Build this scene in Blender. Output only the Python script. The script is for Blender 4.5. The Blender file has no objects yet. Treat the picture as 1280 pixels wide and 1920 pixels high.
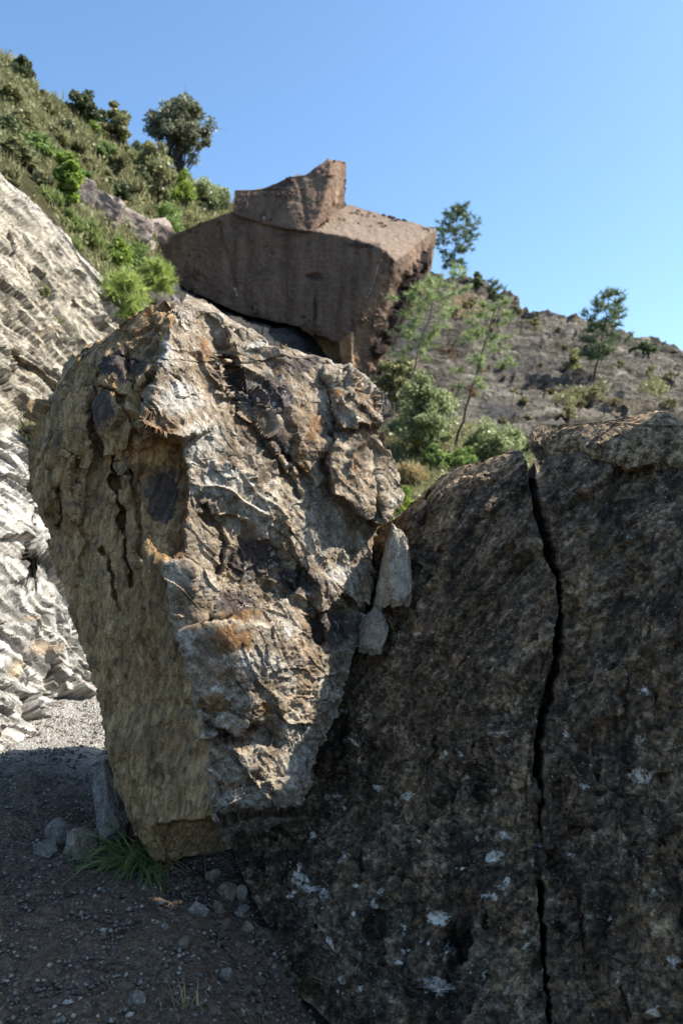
import bpy, math, random
import numpy as np
from mathutils import Vector
from mathutils.geometry import delaunay_2d_cdt

random.seed(7)
rng = np.random.default_rng(11)
scene = bpy.context.scene
COL = scene.collection

# ------------------------------------------------------------------ camera
TANV = 0.643                       # tan of half the vertical field of view
CAM_H = 1.6
K = TANV / 960.0                   # metres per photo pixel (1280 x 1920) at 1 m
cam_data = bpy.data.cameras.new('camera')
cam = bpy.data.objects.new('camera', cam_data)
COL.objects.link(cam)
cam_data.sensor_fit = 'VERTICAL'
cam_data.sensor_height = 36.0
cam_data.lens = 18.0 / TANV
cam_data.clip_end = 3000
cam.location = (0, 0, CAM_H)
cam.rotation_euler = (math.pi / 2, 0, 0)
cam_data.dof.use_dof = True
cam_data.dof.focus_distance = 3.35
cam_data.dof.aperture_fstop = 3.3
scene.camera = cam

# ------------------------------------------------------------------ sky and sun
SUN_EL = math.radians(47)
SUN_AZ = math.radians(85.5)          # clockwise from +Y (straight ahead)
SUN_DIR = Vector((math.sin(SUN_AZ) * math.cos(SUN_EL), math.cos(SUN_AZ) * math.cos(SUN_EL), math.sin(SUN_EL)))
world = bpy.data.worlds.new('World')
scene.world = world
world.use_nodes = True
wn = world.node_tree
sky = wn.nodes.new('ShaderNodeTexSky')
sky.sky_type = 'NISHITA'
sky.sun_disc = False
sky.sun_elevation = SUN_EL
sky.sun_rotation = SUN_AZ
sky.altitude = 0
sky.air_density = 1.0
sky.dust_density = 1.6
sky.ozone_density = 6.0
tint = wn.nodes.new('ShaderNodeMix'); tint.data_type = 'RGBA'; tint.blend_type = 'MULTIPLY'; tint.inputs[0].default_value = 1.0
wn.links.new(sky.outputs[0], tint.inputs[6]); tint.inputs[7].default_value = (0.90, 0.98, 0.96, 1)      # white balance of the clear sky
wn.links.new(tint.outputs[2], wn.nodes['Background'].inputs[0])
wn.nodes['Background'].inputs[1].default_value = 0.14
sun_data = bpy.data.lights.new('sun', 'SUN')
sun_data.energy = 5.0
sun_data.angle = math.radians(0.5)
sun_data.color = (1.0, 0.95, 0.86)
sun = bpy.data.objects.new('sun', sun_data)
COL.objects.link(sun)
sun.rotation_euler = SUN_DIR.to_track_quat('Z', 'Y').to_euler()
sun.location = (10, 5, 20)
vs = scene.view_settings
vs.view_transform = 'Standard'
vs.look = 'None'
vs.exposure = 1.0
vs.gamma = 1.0
vs.use_curve_mapping = False
scene.cycles.max_bounces = 6
scene.cycles.diffuse_bounces = 3
scene.cycles.transmission_bounces = 3

# ------------------------------------------------------------------ noise
_perm = np.random.default_rng(3).permutation(256).astype(np.int32)
PERM = np.concatenate([_perm, _perm, _perm]).astype(np.int64)
_g = np.random.default_rng(4).normal(size=(256, 3)); _g /= np.linalg.norm(_g, axis=1)[:, None]
GRAD = _g.astype(np.float32)
JIT = np.random.default_rng(5).random((256, 4)).astype(np.float32)

def _h(ix, iy, iz):
    return PERM[PERM[PERM[ix & 255] + (iy & 255)] + (iz & 255)]

GX, GY, GZ = [np.ascontiguousarray(np.tile(GRAD[:, k], 1)) for k in range(3)]
def perlin(p):
    p = np.asarray(p, np.float32)
    i = np.floor(p).astype(np.int32)
    fx, fy, fz = [p[:, k] - i[:, k] for k in range(3)]
    ix, iy, iz = [i[:, k] & 255 for k in range(3)]
    ux, uy, uz = [f * f * f * (f * (f * 6 - 15) + 10) for f in (fx, fy, fz)]
    def c(h, a, b, d):
        return GX[h] * (fx - a) + GY[h] * (fy - b) + GZ[h] * (fz - d)
    A = PERM[ix] + iy; B = PERM[ix + 1] + iy
    AA = PERM[A] + iz; AB = PERM[A + 1] + iz; BA = PERM[B] + iz; BB = PERM[B + 1] + iz
    def lerp(a, b, t): return a + (b - a) * t
    z0 = lerp(lerp(c(PERM[AA], 0, 0, 0), c(PERM[BA], 1, 0, 0), ux), lerp(c(PERM[AB], 0, 1, 0), c(PERM[BB], 1, 1, 0), ux), uy)
    z1 = lerp(lerp(c(PERM[AA + 1], 0, 0, 1), c(PERM[BA + 1], 1, 0, 1), ux), lerp(c(PERM[AB + 1], 0, 1, 1), c(PERM[BB + 1], 1, 1, 1), ux), uy)
    return 1.6 * lerp(z0, z1, uz)

def fbm(p, octv=4, gain=0.5, lac=2.03):
    s = 0; a = 1.0; p = np.asarray(p, np.float32)
    for k in range(octv):
        s = s + a * perlin(p + 17.3 * k); p = p * lac; a *= gain
    return s

def ridged(p, octv=4, gain=0.5, lac=2.1):
    s = 0; a = 1.0; p = np.asarray(p, np.float32)
    for k in range(octv):
        s = s + a * (1 - 2 * np.abs(perlin(p + 9.7 * k))); p = p * lac; a *= gain
    return s

def voronoi(p):
    p = np.asarray(p, np.float32)
    i = np.floor(p).astype(np.int32); n = len(p)
    f1 = np.full(n, 9, np.float32); f2 = np.full(n, 9, np.float32); cid = np.zeros(n, np.float32)
    for a in (-1, 0, 1):
        for b in (-1, 0, 1):
            for c in (-1, 0, 1):
                j = _h(i[:, 0] + a, i[:, 1] + b, i[:, 2] + c)
                q = JIT[j]
                d = np.sqrt((i[:, 0] + a + q[:, 0] - p[:, 0]) ** 2 + (i[:, 1] + b + q[:, 1] - p[:, 1]) ** 2 + (i[:, 2] + c + q[:, 2] - p[:, 2]) ** 2)
                m = d < f1
                f2 = np.where(m, f1, np.minimum(f2, d)); cid = np.where(m, q[:, 3], cid); f1 = np.where(m, d, f1)
    return f1, f2, cid

def facets(p):
    """broken-rock chips: every cell a randomly tilted plane"""
    p = np.asarray(p, np.float32)
    i = np.floor(p - 0.5).astype(np.int32); n = len(p)
    f1 = np.full(n, 9, np.float32); val = np.zeros(n, np.float32)
    for a in (0, 1):
        for b in (0, 1):
            for c in (0, 1):
                j = _h(i[:, 0] + a, i[:, 1] + b, i[:, 2] + c)
                q = JIT[j]; e = p - i - np.array([a, b, c], np.float32) - (0.1 + 0.8 * q[:, :3])
                d = (e * e).sum(1); m = d < f1
                f1[m] = d[m]
                val[m] = ((e * GRAD[j]).sum(1) + 0.35 * (q[:, 3] - 0.5))[m]
    return val

def stretch(p, axis, along, across):
    """noise coordinates: frequency `along` the axis and `across` it"""
    a = np.array(axis, np.float32); a /= np.linalg.norm(a)
    t = p @ a
    return p * across + np.outer(t, a) * (along - across)

def slabs(p, axis, freq, warp=0.35, wf=1.5):
    """stepped foliation: random plateau height per layer across the axis, in [-.5,.5]"""
    a = np.array(axis, np.float32); a /= np.linalg.norm(a)
    t = (p @ a) * freq + warp * fbm(p * wf, 3)
    k = np.floor(t).astype(np.int32); f = t - k
    r0 = JIT[PERM[k & 255], 0]; r1 = JIT[PERM[(k + 1) & 255], 0]
    s = np.clip((f - 0.82) / 0.18, 0, 1)
    return r0 * (1 - s) + r1 * s - 0.5

def cracks(p, axis, along, across, w=0.035):
    """thin dark joints that run along the foliation, 1 on the joint"""
    n = perlin(stretch(p, axis, along, across) + 0.25 * fbm(p * 3, 2)[:, None])
    gate = sstep(perlin(p * 1.7 + 40), -0.15, 0.25)
    return np.exp(-(n / w) ** 2) * gate

def sstep(x, a, b):
    t = np.clip((x - a) / (b - a), 0, 1)
    return t * t * (3 - 2 * t)

# ------------------------------------------------------------------ relief tools (photo pixels + depth)
def W3(px, py, Y):
    px, py, Y = np.broadcast_arrays(np.asarray(px, float), np.asarray(py, float), np.asarray(Y, float))
    return np.stack([(px - 640) * K * Y, Y, CAM_H - (py - 960) * K * Y], -1)

def tri_eval(pts, X, Y, edges=(), closed=None):
    """piecewise linear interpolation of (x, y, v) control points; NaN outside"""
    co = [Vector((p[0], p[1])) for p in pts]
    e = list(edges)
    if closed: e = [(i, (i + 1) % len(pts)) for i in range(len(pts))]
    v, _, fc, ov, _, _ = delaunay_2d_cdt(co, e, [list(range(len(pts)))] if closed else [], 1 if closed else 0, 1e-5)
    val = []
    for k, o in enumerate(ov):
        if o: val.append(pts[o[0]][2])
        else:
            d = [((p[0] - v[k].x) ** 2 + (p[1] - v[k].y) ** 2 + 1e-6) for p in pts]
            w = [1 / q for q in d]; val.append(sum(a * p[2] for a, p in zip(w, pts)) / sum(w))
    out = np.full(X.shape, np.nan)
    for f in fc:
        (x0, y0), (x1, y1), (x2, y2) = [(v[i].x, v[i].y) for i in f[:3]]
        a0, a1, a2 = [val[i] for i in f[:3]]
        den = (y1 - y2) * (x0 - x2) + (x2 - x1) * (y0 - y2)
        if abs(den) < 1e-9: continue
        m = (X >= min(x0, x1, x2) - 1) & (X <= max(x0, x1, x2) + 1) & (Y >= min(y0, y1, y2) - 1) & (Y <= max(y0, y1, y2) + 1)
        xs, ys = X[m], Y[m]
        l0 = ((y1 - y2) * (xs - x2) + (x2 - x1) * (ys - y2)) / den
        l1 = ((y2 - y0) * (xs - x2) + (x0 - x2) * (ys - y2)) / den
        ins = (l0 >= -1e-6) & (l1 >= -1e-6) & (l0 + l1 <= 1 + 1e-6)
        t = out[m]; t[ins] = (l0 * a0 + l1 * a1 + (1 - l0 - l1) * a2)[ins]; out[m] = t
    return out

def seg_dist(poly, X, Y):
    d = np.full(X.shape, 1e9)
    for (x0, y0), (x1, y1) in zip(poly[:-1], poly[1:]):
        dx, dy = x1 - x0, y1 - y0
        t = np.clip(((X - x0) * dx + (Y - y0) * dy) / (dx * dx + dy * dy + 1e-9), 0, 1)
        d = np.minimum(d, np.hypot(X - x0 - t * dx, Y - y0 - t * dy))
    return d

def blur(a, r):
    for ax in (0, 1):
        n = 2 * r + 1
        pad = [(0, 0), (0, 0)]; pad[ax] = (r + 1, r)
        c = np.cumsum(np.pad(a, pad, mode='edge'), axis=ax)
        a = (np.take(c, range(n, c.shape[ax]), ax) - np.take(c, range(0, c.shape[ax] - n), ax)) / n
    return a

class Relief:
    """raster of depth over photo pixels, shaped by control points, patches and grooves"""
    def __init__(s, x0, y0, x1, y1, res=2.0):
        s.x0, s.y0, s.res = x0, y0, res
        s.X, s.Y = np.meshgrid(np.arange(x0, x1 + res, res, dtype=float), np.arange(y0, y1 + res, res, dtype=float))
        s.D = np.zeros(s.X.shape); s.m = {}
        # wandering of traced lines so that no edge is ruler straight
        q = np.stack([s.X.ravel() / 34, s.Y.ravel() / 34, np.zeros(s.X.size)], -1)
        s.wx = (fbm(q, 3, 0.6) * 5).reshape(s.X.shape); s.wy = (fbm(q + 50, 3, 0.6) * 5).reshape(s.X.shape)
        s.wob = 1.0
    def XY(s): return s.X + s.wx * s.wob, s.Y + s.wy * s.wob
    def ctrl(s, pts, edges=()):
        a, b = s.XY(); v = tri_eval(pts, a, b, edges)
        bad = np.isnan(v)
        if bad.any():
            P = np.array([(p[0], p[1]) for p in pts]); vv = np.array([p[2] for p in pts])
            xs, ys = a[bad], b[bad]
            best = np.full(xs.shape, 1e18); r = np.zeros(xs.shape)
            for (x, y), z in zip(P, vv):
                d = (xs - x) ** 2 + (ys - y) ** 2; m = d < best
                best[m] = d[m]; r[m] = z
            v[bad] = r
        s.D = v; return s
    def func(s, f): s.D = f(s.X, s.Y); return s
    def soft(s, r): s.D = blur(s.D, r); return s
    def patch(s, pts):
        a, b = s.XY(); v = tri_eval(pts, a, b, closed=True)
        s.D = s.D + np.where(np.isnan(v), 0, v); return s
    def groove(s, poly, w, d, taper=True):
        a, b = s.XY(); ww = w * np.clip(1 + 0.22 * s.wx, 0.35, 1.7); g = np.clip(1.25 - seg_dist(poly, a, b) / (1.3 * ww), 0, 1)
        s.D = s.D + d * g; return s
    def bump(s, x, y, rx, ry, d):
        a, b = s.XY(); s.D = s.D + d * np.exp(-(((a - x) / rx) ** 2 + ((b - y) / ry) ** 2)); return s
    def mask(s, name, polys=(), blobs=(), soft=3, lines=()):
        a, b = s.XY(); m = np.zeros(s.X.shape)
        for p in polys:
            v = tri_eval([(x, y, 1.0) for x, y in p], a, b, closed=True); m = np.maximum(m, np.where(np.isnan(v), 0, v))
        if soft: m = blur(m, soft)
        for bl in blobs:
            x, y, rx, ry = bl[:4]; st = bl[4] if len(bl) > 4 else 1.0
            m = np.maximum(m, st * np.exp(-(((a - x) / rx) ** 2 + ((b - y) / ry) ** 2)))
        for ln, w, st in lines:
            m = np.maximum(m, st * np.exp(-(seg_dist(ln, a, b) / w) ** 2))
        s.m[name] = m; return s
    def at(s, px, py, a=None):
        a = s.D if a is None else a
        u = np.clip((np.asarray(px, float) - s.x0) / s.res, 0, a.shape[1] - 1.001); v = np.clip((np.asarray(py, float) - s.y0) / s.res, 0, a.shape[0] - 1.001)
        i = u.astype(int); j = v.astype(int); fu = u - i; fv = v - j
        return (a[j, i] * (1 - fu) + a[j, i + 1] * fu) * (1 - fv) + (a[j + 1, i] * (1 - fu) + a[j + 1, i + 1] * fu) * fv

def grid_normals(P, wrap):
    if wrap:
        du = np.roll(P, -1, 1) - np.roll(P, 1, 1)
    else:
        du = np.gradient(P, axis=1)
    dv = np.gradient(P, axis=0)
    n = np.cross(du, dv)
    return n / (np.linalg.norm(n, axis=2, keepdims=True) + 1e-12)

def smooth_grid(n, k, wrap):
    for _ in range(k):
        a = np.concatenate([n[:1], n[:-1]], 0) + np.concatenate([n[1:], n[-1:]], 0)
        b = (np.roll(n, 1, 1) + np.roll(n, -1, 1)) if wrap else (np.concatenate([n[:, :1], n[:, :-1]], 1) + np.concatenate([n[:, 1:], n[:, -1:]], 1))
        n = (n * 2 + a + b) / 6
    return n / (np.linalg.norm(n, axis=2, keepdims=True) + 1e-12)

def link(o, parent=None):
    COL.objects.link(o)
    if parent is not None: o.parent = parent
    return o

def mesh_obj(name, V, quads, mat, parent=None, attrs=None, tris=None, smooth=True, origin=None):
    V = np.asarray(V, np.float32)
    if origin is None:
        origin = np.array([(V[:, 0].min() + V[:, 0].max()) / 2, (V[:, 1].min() + V[:, 1].max()) / 2, V[:, 2].min()]) if parent is None else np.zeros(3)
    origin = np.asarray(origin, np.float32)
    me = bpy.data.meshes.new(name)
    me.vertices.add(len(V)); me.vertices.foreach_set('co', (V - origin).astype(np.float32).ravel())
    loops = []; starts = []; n = 0
    for arr, k in ((quads, 4), (tris, 3)):
        if arr is None or len(arr) == 0: continue
        arr = np.asarray(arr, np.int32)
        loops.append(arr.ravel()); starts.append(n + np.arange(len(arr), dtype=np.int32) * k); n += arr.size
    lp = np.concatenate(loops); st = np.concatenate(starts)
    me.loops.add(len(lp)); me.loops.foreach_set('vertex_index', lp)
    me.polygons.add(len(st)); me.polygons.foreach_set('loop_start', st)
    me.update(calc_edges=True)
    if smooth: me.polygons.foreach_set('use_smooth', np.ones(len(st), bool))
    for k, v in (attrs or {}).items():
        at = me.attributes.new(k, 'FLOAT', 'POINT'); at.data.foreach_set('value', np.asarray(v, np.float32).ravel())
    me.materials.append(mat)
    o = bpy.data.objects.new(name, me); o.location = origin
    return link(o, parent)

def grid_quads(R, C, wrap, base=0):
    i = np.arange(R - 1)[:, None]; j = np.arange(C if wrap else C - 1)[None, :]
    j2 = (j + 1) % C
    return (base + np.stack([i * C + j, (i + 1) * C + j, (i + 1) * C + j2, i * C + j2], -1)).reshape(-1, 4)

def tag(o, label=None, cat=None, group=None, kind=None):
    if label: o['label'] = label
    if cat: o['category'] = cat
    if group: o['group'] = group
    if kind: o['kind'] = kind
    return o

def loft(name, rel, left, right, y0, y1, step, mat, thick, disp, parent=None, back_cols=44, back_shift=None, back_depth=None, nrm_smooth=6, edge_fade=0, edge_noise=(0, 0), sharp=None):
    """closed rock: every row runs across the seen side and back round the far side"""
    ys = np.arange(y0, y1 + 0.01, step); R = len(ys)
    lx = np.interp(ys, [p[1] for p in left], [p[0] for p in left]); rx = np.interp(ys, [p[1] for p in right], [p[0] for p in right])
    q = np.stack([ys / 38, np.full(R, y0 * 0.13), np.zeros(R)], -1)
    lx = lx + edge_noise[0] * fbm(q, 5, 0.65); rx = rx + edge_noise[1] * fbm(q + 31.7, 5, 0.65)
    C = int(max(rx - lx) / step) + 2
    s = np.linspace(0, 1, C); s = 0.5 - 0.5 * np.cos(np.pi * (s * 0.86 + 0.07)); s = (s - s[0]) / (s[-1] - s[0])
    px = lx[:, None] + (rx - lx)[:, None] * s[None]; py = np.repeat(ys[:, None], C, 1)
    Yf = rel.at(px, py)
    B = back_cols
    sb = np.linspace(1, 0, B + 2)[1:-1]; ang = np.sqrt(np.clip(1 - (2 * sb - 1) ** 2, 0, 1)) ** 0.75
    pxb = lx[:, None] + (rx - lx)[:, None] * sb[None]; pyb = np.repeat(ys[:, None], B, 1)
    Yb = Yf[:, -1:] * sb[None] + Yf[:, :1] * (1 - sb[None])
    rowk = np.sin(np.pi * np.clip((ys - y0) / (y1 - y0) * 0.9 + 0.1, 0, 1)) ** 0.5
    Yb = np.maximum(Yb, rel.at(pxb, pyb)) + thick * ang[None] * rowk[:, None]
    if back_depth is not None: Yb = Yb + back_depth(sb)[None]
    if back_shift is not None: pxb = pxb + back_shift(sb)[None] * np.clip((ys - 856) / 60, 0, 1)[:, None]
    PX = np.concatenate([px, pxb], 1); PY = np.concatenate([py, pyb], 1); YY = np.concatenate([Yf, Yb], 1)
    P = W3(PX, PY, YY)
    n = smooth_grid(grid_normals(P, True), nrm_smooth, True)
    fl = P.reshape(-1, 3).astype(np.float32)
    M = {k: rel.at(PX, PY, v).ravel() for k, v in rel.m.items()}
    d = disp(fl, M, PX.ravel(), PY.ravel())
    if isinstance(d, tuple): d, extra = d; M.update(extra)
    if edge_fade:
        fr = np.clip(np.minimum(s[None], 1 - s[None]) * (rx - lx)[:, None] / edge_fade, 0.12, 1)
        bk = np.clip(np.minimum(sb, 1 - sb)[None] * 4, 0.05, 1).repeat(R, 0)
        d = d * np.concatenate([fr, bk], 1).ravel()
    fl2 = fl + n.reshape(-1, 3) * d[:, None]
    CC = C + B
    top = fl2[:CC].mean(0); bot = fl2[-CC:].mean(0)
    V = np.concatenate([fl2, top[None], bot[None]])
    q = grid_quads(R, CC, True)
    j = np.arange(CC); j2 = (j + 1) % CC
    t1 = np.stack([np.full(CC, R * CC), j, j2], -1); t2 = np.stack([np.full(CC, R * CC + 1), (R - 1) * CC + j2, (R - 1) * CC + j], -1)
    A = {k: np.concatenate([v, v[:1], v[-1:]]) for k, v in M.items()}
    o = mesh_obj(name, V, q, mat, parent, A, np.concatenate([t1, t2]))
    if sharp: o.data.set_sharp_from_angle(angle=math.radians(sharp))
    return o

# ------------------------------------------------------------------ materials
class NT:
    def __init__(s, name):
        s.mat = bpy.data.materials.new(name); s.mat.use_nodes = True
        s.t = s.mat.node_tree; s.n = s.t.nodes; s.l = s.t.links
        s.bsdf = s.n['Principled BSDF']; s.out = s.n['Material Output']
    def _set(s, node, i, v):
        if v is None: return
        if isinstance(v, bpy.types.NodeSocket): s.l.new(v, node.inputs[i])
        else: node.inputs[i].default_value = v
    def coord(s, scale=(1, 1, 1), rot=(0, 0, 0), src='Object'):
        c = s.n.new('ShaderNodeTexCoord'); m = s.n.new('ShaderNodeMapping')
        m.inputs['Scale'].default_value = scale; m.inputs['Rotation'].default_value = rot
        s.l.new(c.outputs[src], m.inputs['Vector']); return m.outputs[0]
    def noise(s, vec, scale, detail=6, rough=0.6, dist=0.0):
        n = s.n.new('ShaderNodeTexNoise'); s.l.new(vec, n.inputs['Vector'])
        n.inputs['Scale'].default_value = scale; n.inputs['Detail'].default_value = detail
        n.inputs['Roughness'].default_value = rough; n.inputs['Distortion'].default_value = dist
        return n.outputs[0]
    def vor(s, vec, scale, feature='F1', out='Distance', rnd=1.0):
        n = s.n.new('ShaderNodeTexVoronoi'); n.feature = feature; s.l.new(vec, n.inputs['Vector'])
        n.inputs['Scale'].default_value = scale; n.inputs['Randomness'].default_value = rnd
        return n.outputs[out]
    def ramp(s, fac, stops, interp='LINEAR'):
        r = s.n.new('ShaderNodeValToRGB'); r.color_ramp.interpolation = interp; s._set(r, 0, fac)
        e = r.color_ramp.elements
        while len(e) > 1: e.remove(e[-1])
        for k, (p, c) in enumerate(stops):
            el = e[0] if k == 0 else e.new(p)
            el.position = p; el.color = (c, c, c, 1) if not hasattr(c, '__len__') else (*c, 1)
        return r.outputs[0]
    def mix(s, fac, a, b, mode='MIX'):
        m = s.n.new('ShaderNodeMix'); m.data_type = 'RGBA'; m.blend_type = mode
        s._set(m, 0, fac)
        for i, v in ((6, a), (7, b)):
            if isinstance(v, bpy.types.NodeSocket): s.l.new(v, m.inputs[i])
            else: m.inputs[i].default_value = (*v, 1)
        return m.outputs[2]
    def math(s, op, a, b=None, clamp=False):
        m = s.n.new('ShaderNodeMath'); m.operation = op; m.use_clamp = clamp
        s._set(m, 0, a); s._set(m, 1, b); return m.outputs[0]
    def attr(s, name):
        a = s.n.new('ShaderNodeAttribute'); a.attribute_name = name; return a.outputs['Fac']
    def rand(s):
        a = s.n.new('ShaderNodeObjectInfo'); return a.outputs['Random']
    def bump(s, height, strength=0.5, dist=0.01, prev=None):
        b = s.n.new('ShaderNodeBump'); b.inputs['Strength'].default_value = strength; b.inputs['Distance'].default_value = dist
        s.l.new(height, b.inputs['Height'])
        if prev is not None: s.l.new(prev, b.inputs['Normal'])
        return b.outputs[0]
    def done(s, col, rough=0.85, nrm=None, spec=0.25):
        s._set(s.bsdf, 'Base Color', col if isinstance(col, bpy.types.NodeSocket) else (*col, 1))
        s._set(s.bsdf, 'Roughness', rough); s.bsdf.inputs['Specular IOR Level'].default_value = spec
        if nrm is not None: s.l.new(nrm, s.bsdf.inputs['Normal'])
        return s.mat

def masked(g, attr, nz, lo=0.45, hi=0.6, amp=1.3):
    """attribute region broken up by noise"""
    a = g.attr(attr)
    s = g.math('ADD', a, g.math('MULTIPLY', g.math('SUBTRACT', nz, 0.5), amp))
    s = g.math('MULTIPLY', s, g.math('MINIMUM', g.math('MULTIPLY', a, 6.0), 1.0))
    return g.ramp(s, [(lo, 0.0), (hi, 1.0)])

# ------------------------------------------------------------------ rock materials
def boulder_material():
    g = NT('weathered_schist')
    c = g.coord()
    c2 = g.coord((1.0, 1.0, 0.28), (0.25, 0.35, 0.0))
    big = g.noise(c, 2.3, 5, 0.6); mid = g.noise(c, 9, 7, 0.68, 0.4); fine = g.noise(c, 46, 8, 0.72); grain = g.noise(c, 190, 4, 0.7)
    fib = g.noise(c2, 70, 6, 0.7)
    front = g.ramp(mid, [(0.28, (0.07, 0.048, 0.030)), (0.42, (0.235, 0.175, 0.112)), (0.55, (0.43, 0.355, 0.255)), (0.72, (0.63, 0.565, 0.46))])
    front = g.mix(g.ramp(fine, [(0.40, 0.0), (0.52, 0.75)]), g.mix(0.6, front, (0.055, 0.045, 0.04)), front)
    left = g.ramp(fib, [(0.25, (0.17, 0.092, 0.038)), (0.48, (0.40, 0.255, 0.115)), (0.75, (0.58, 0.42, 0.225))])
    left = g.mix(g.ramp(big, [(0.42, 0.0), (0.62, 0.55)]), left, (0.23, 0.15, 0.075))
    left = g.mix(g.ramp(mid, [(0.52, 0.0), (0.66, 0.75)]), left, (0.085, 0.06, 0.042))
    lst = g.noise(g.coord((1.0, 1.0, 0.14), (0.1, 0.14, 0.0)), 6.0, 6, 0.7, 0.4)
    left = g.mix(0.7, left, g.ramp(lst, [(0.34, 0.15), (0.66, 0.85)]), 'OVERLAY')
    col = g.mix(g.attr('left'), front, left)
    rust = g.ramp(fine, [(0.3, (0.10, 0.042, 0.016)), (0.55, (0.25, 0.14, 0.06)), (0.75, (0.40, 0.27, 0.14))])
    gen = g.math('MULTIPLY', g.ramp(g.noise(c, 4.1, 6, 0.65), [(0.48, 0.0), (0.62, 1.0)]), 0.42)
    col = g.mix(g.math('MAXIMUM', masked(g, 'rust', mid), gen), col, rust)
    dark = g.ramp(fine, [(0.3, (0.028, 0.023, 0.022)), (0.6, (0.085, 0.066, 0.06)), (0.8, (0.17, 0.13, 0.11))])
    col = g.mix(g.math('MULTIPLY', masked(g, 'dark', mid, 0.36, 0.56), 0.92), col, dark)
    pale = g.ramp(fine, [(0.3, (0.24, 0.22, 0.19)), (0.5, (0.50, 0.47, 0.415)), (0.75, (0.70, 0.67, 0.61))])
    col = g.mix(g.math('MULTIPLY', masked(g, 'pale', fine, 0.3, 0.8), 0.75), col, pale)
    # crusts of pale lichen and quartz grains
    lich = g.math('MULTIPLY', g.ramp(g.noise(c, 31, 5, 0.65, 0.5), [(0.56, 0.0), (0.62, 1.0)]), g.ramp(g.noise(c, 3.4, 3), [(0.42, 0.0), (0.6, 0.85)]))
    lich = g.math('MULTIPLY', lich, g.math('SUBTRACT', 1.0, g.math('MULTIPLY', g.attr('left'), 0.85)))
    col = g.mix(lich, col, (0.56, 0.53, 0.47))
    blk = g.ramp(g.noise(c, 24, 5, 0.75, 0.8), [(0.57, 0.0), (0.66, 0.85)])
    col = g.mix(g.math('MULTIPLY', blk, 0.85), col, (0.04, 0.034, 0.03))
    col = g.mix(0.6, col, g.ramp(grain, [(0.3, 0.2), (0.7, 0.85)]), 'OVERLAY')
    col = g.mix(0.4, col, g.ramp(g.attr('stri'), [(0.25, 0.15), (0.75, 0.85)]), 'OVERLAY')
    h = g.math('ADD', g.math('MULTIPLY', fine, 0.8), g.math('MULTIPLY', grain, 0.35))
    h = g.math('ADD', h, g.math('MULTIPLY', fib, 0.5))
    return g.done(col, g.ramp(fine, [(0.3, 0.6), (0.7, 0.95)]), g.bump(h, 0.85, 0.02))

def slab_material():
    g = NT('dark_lichened_rock')
    c = g.coord(); c2 = g.coord((0.3, 1.0, 1.0), (0.0, 0.62, 0.0))
    mid = g.noise(c, 6, 7, 0.68, 0.5); fine = g.noise(c, 40, 8, 0.72); grain = g.noise(c, 170, 4, 0.7); fol = g.noise(c2, 34, 6, 0.7)
    col = g.ramp(mid, [(0.28, (0.024, 0.021, 0.020)), (0.43, (0.075, 0.057, 0.040)), (0.56, (0.17, 0.125, 0.078)), (0.72, (0.27, 0.22, 0.155))])
    col = g.mix(g.ramp(fol, [(0.48, 0.0), (0.6, 0.75)]), col, (0.27, 0.225, 0.165))
    col = g.mix(g.ramp(g.noise(c, 3.1, 6, 0.65, 0.8), [(0.5, 0.0), (0.62, 0.75)]), col, g.ramp(fine, [(0.3, (0.045, 0.03, 0.02)), (0.7, (0.185, 0.115, 0.055))]))
    vst = g.noise(g.coord((1.0, 1.0, 0.16), (0.25, 0.06, 0.0)), 7.5, 6, 0.68, 0.3)
    col = g.mix(0.8, col, g.ramp(vst, [(0.36, 0.10), (0.64, 0.85)]), 'OVERLAY')
    col = g.mix(g.math('MULTIPLY', masked(g, 'tan', mid), 0.9), col, g.ramp(fine, [(0.3, (0.16, 0.115, 0.065)), (0.7, (0.42, 0.34, 0.23))]))
    speck = g.math('MULTIPLY', g.ramp(g.vor(c, 55), [(0.14, 1.0), (0.26, 0.0)]), g.ramp(g.noise(c, 9, 3), [(0.46, 0.0), (0.6, 0.9)]))
    col = g.mix(speck, col, (0.42, 0.38, 0.33))
    col = g.mix(g.ramp(g.noise(c, 17, 5, 0.75, 0.8), [(0.58, 0.0), (0.66, 0.75)]), col, (0.018, 0.017, 0.018))
    col = g.mix(masked(g, 'lichen', g.noise(c, 42, 8, 0.78, 0.6), 0.46, 0.6, 2.6), col, g.ramp(fine, [(0.3, (0.42, 0.42, 0.40)), (0.6, (0.78, 0.77, 0.74))]))
    col = g.mix(g.math('MULTIPLY', masked(g, 'moss', fine), 0.8), col, (0.10, 0.085, 0.02))
    col = g.mix(0.85, col, g.ramp(fine, [(0.38, 0.08), (0.62, 0.92)]), 'OVERLAY')
    col = g.mix(0.6, col, g.ramp(grain, [(0.3, 0.15), (0.7, 0.9)]), 'OVERLAY')
    col = g.mix(0.5, col, g.ramp(g.attr('stri'), [(0.3, 0.12), (0.7, 0.88)]), 'OVERLAY')
    col = g.mix(1.0, col, (1.06, 0.92, 0.77), 'MULTIPLY')
    h = g.math('ADD', g.math('ADD', fine, g.math('MULTIPLY', grain, 0.35)), g.math('MULTIPLY', fol, 0.6))
    return g.done(col, g.ramp(fine, [(0.3, 0.5), (0.7, 0.9)]), g.bump(h, 0.9, 0.02), 0.35)

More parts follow.
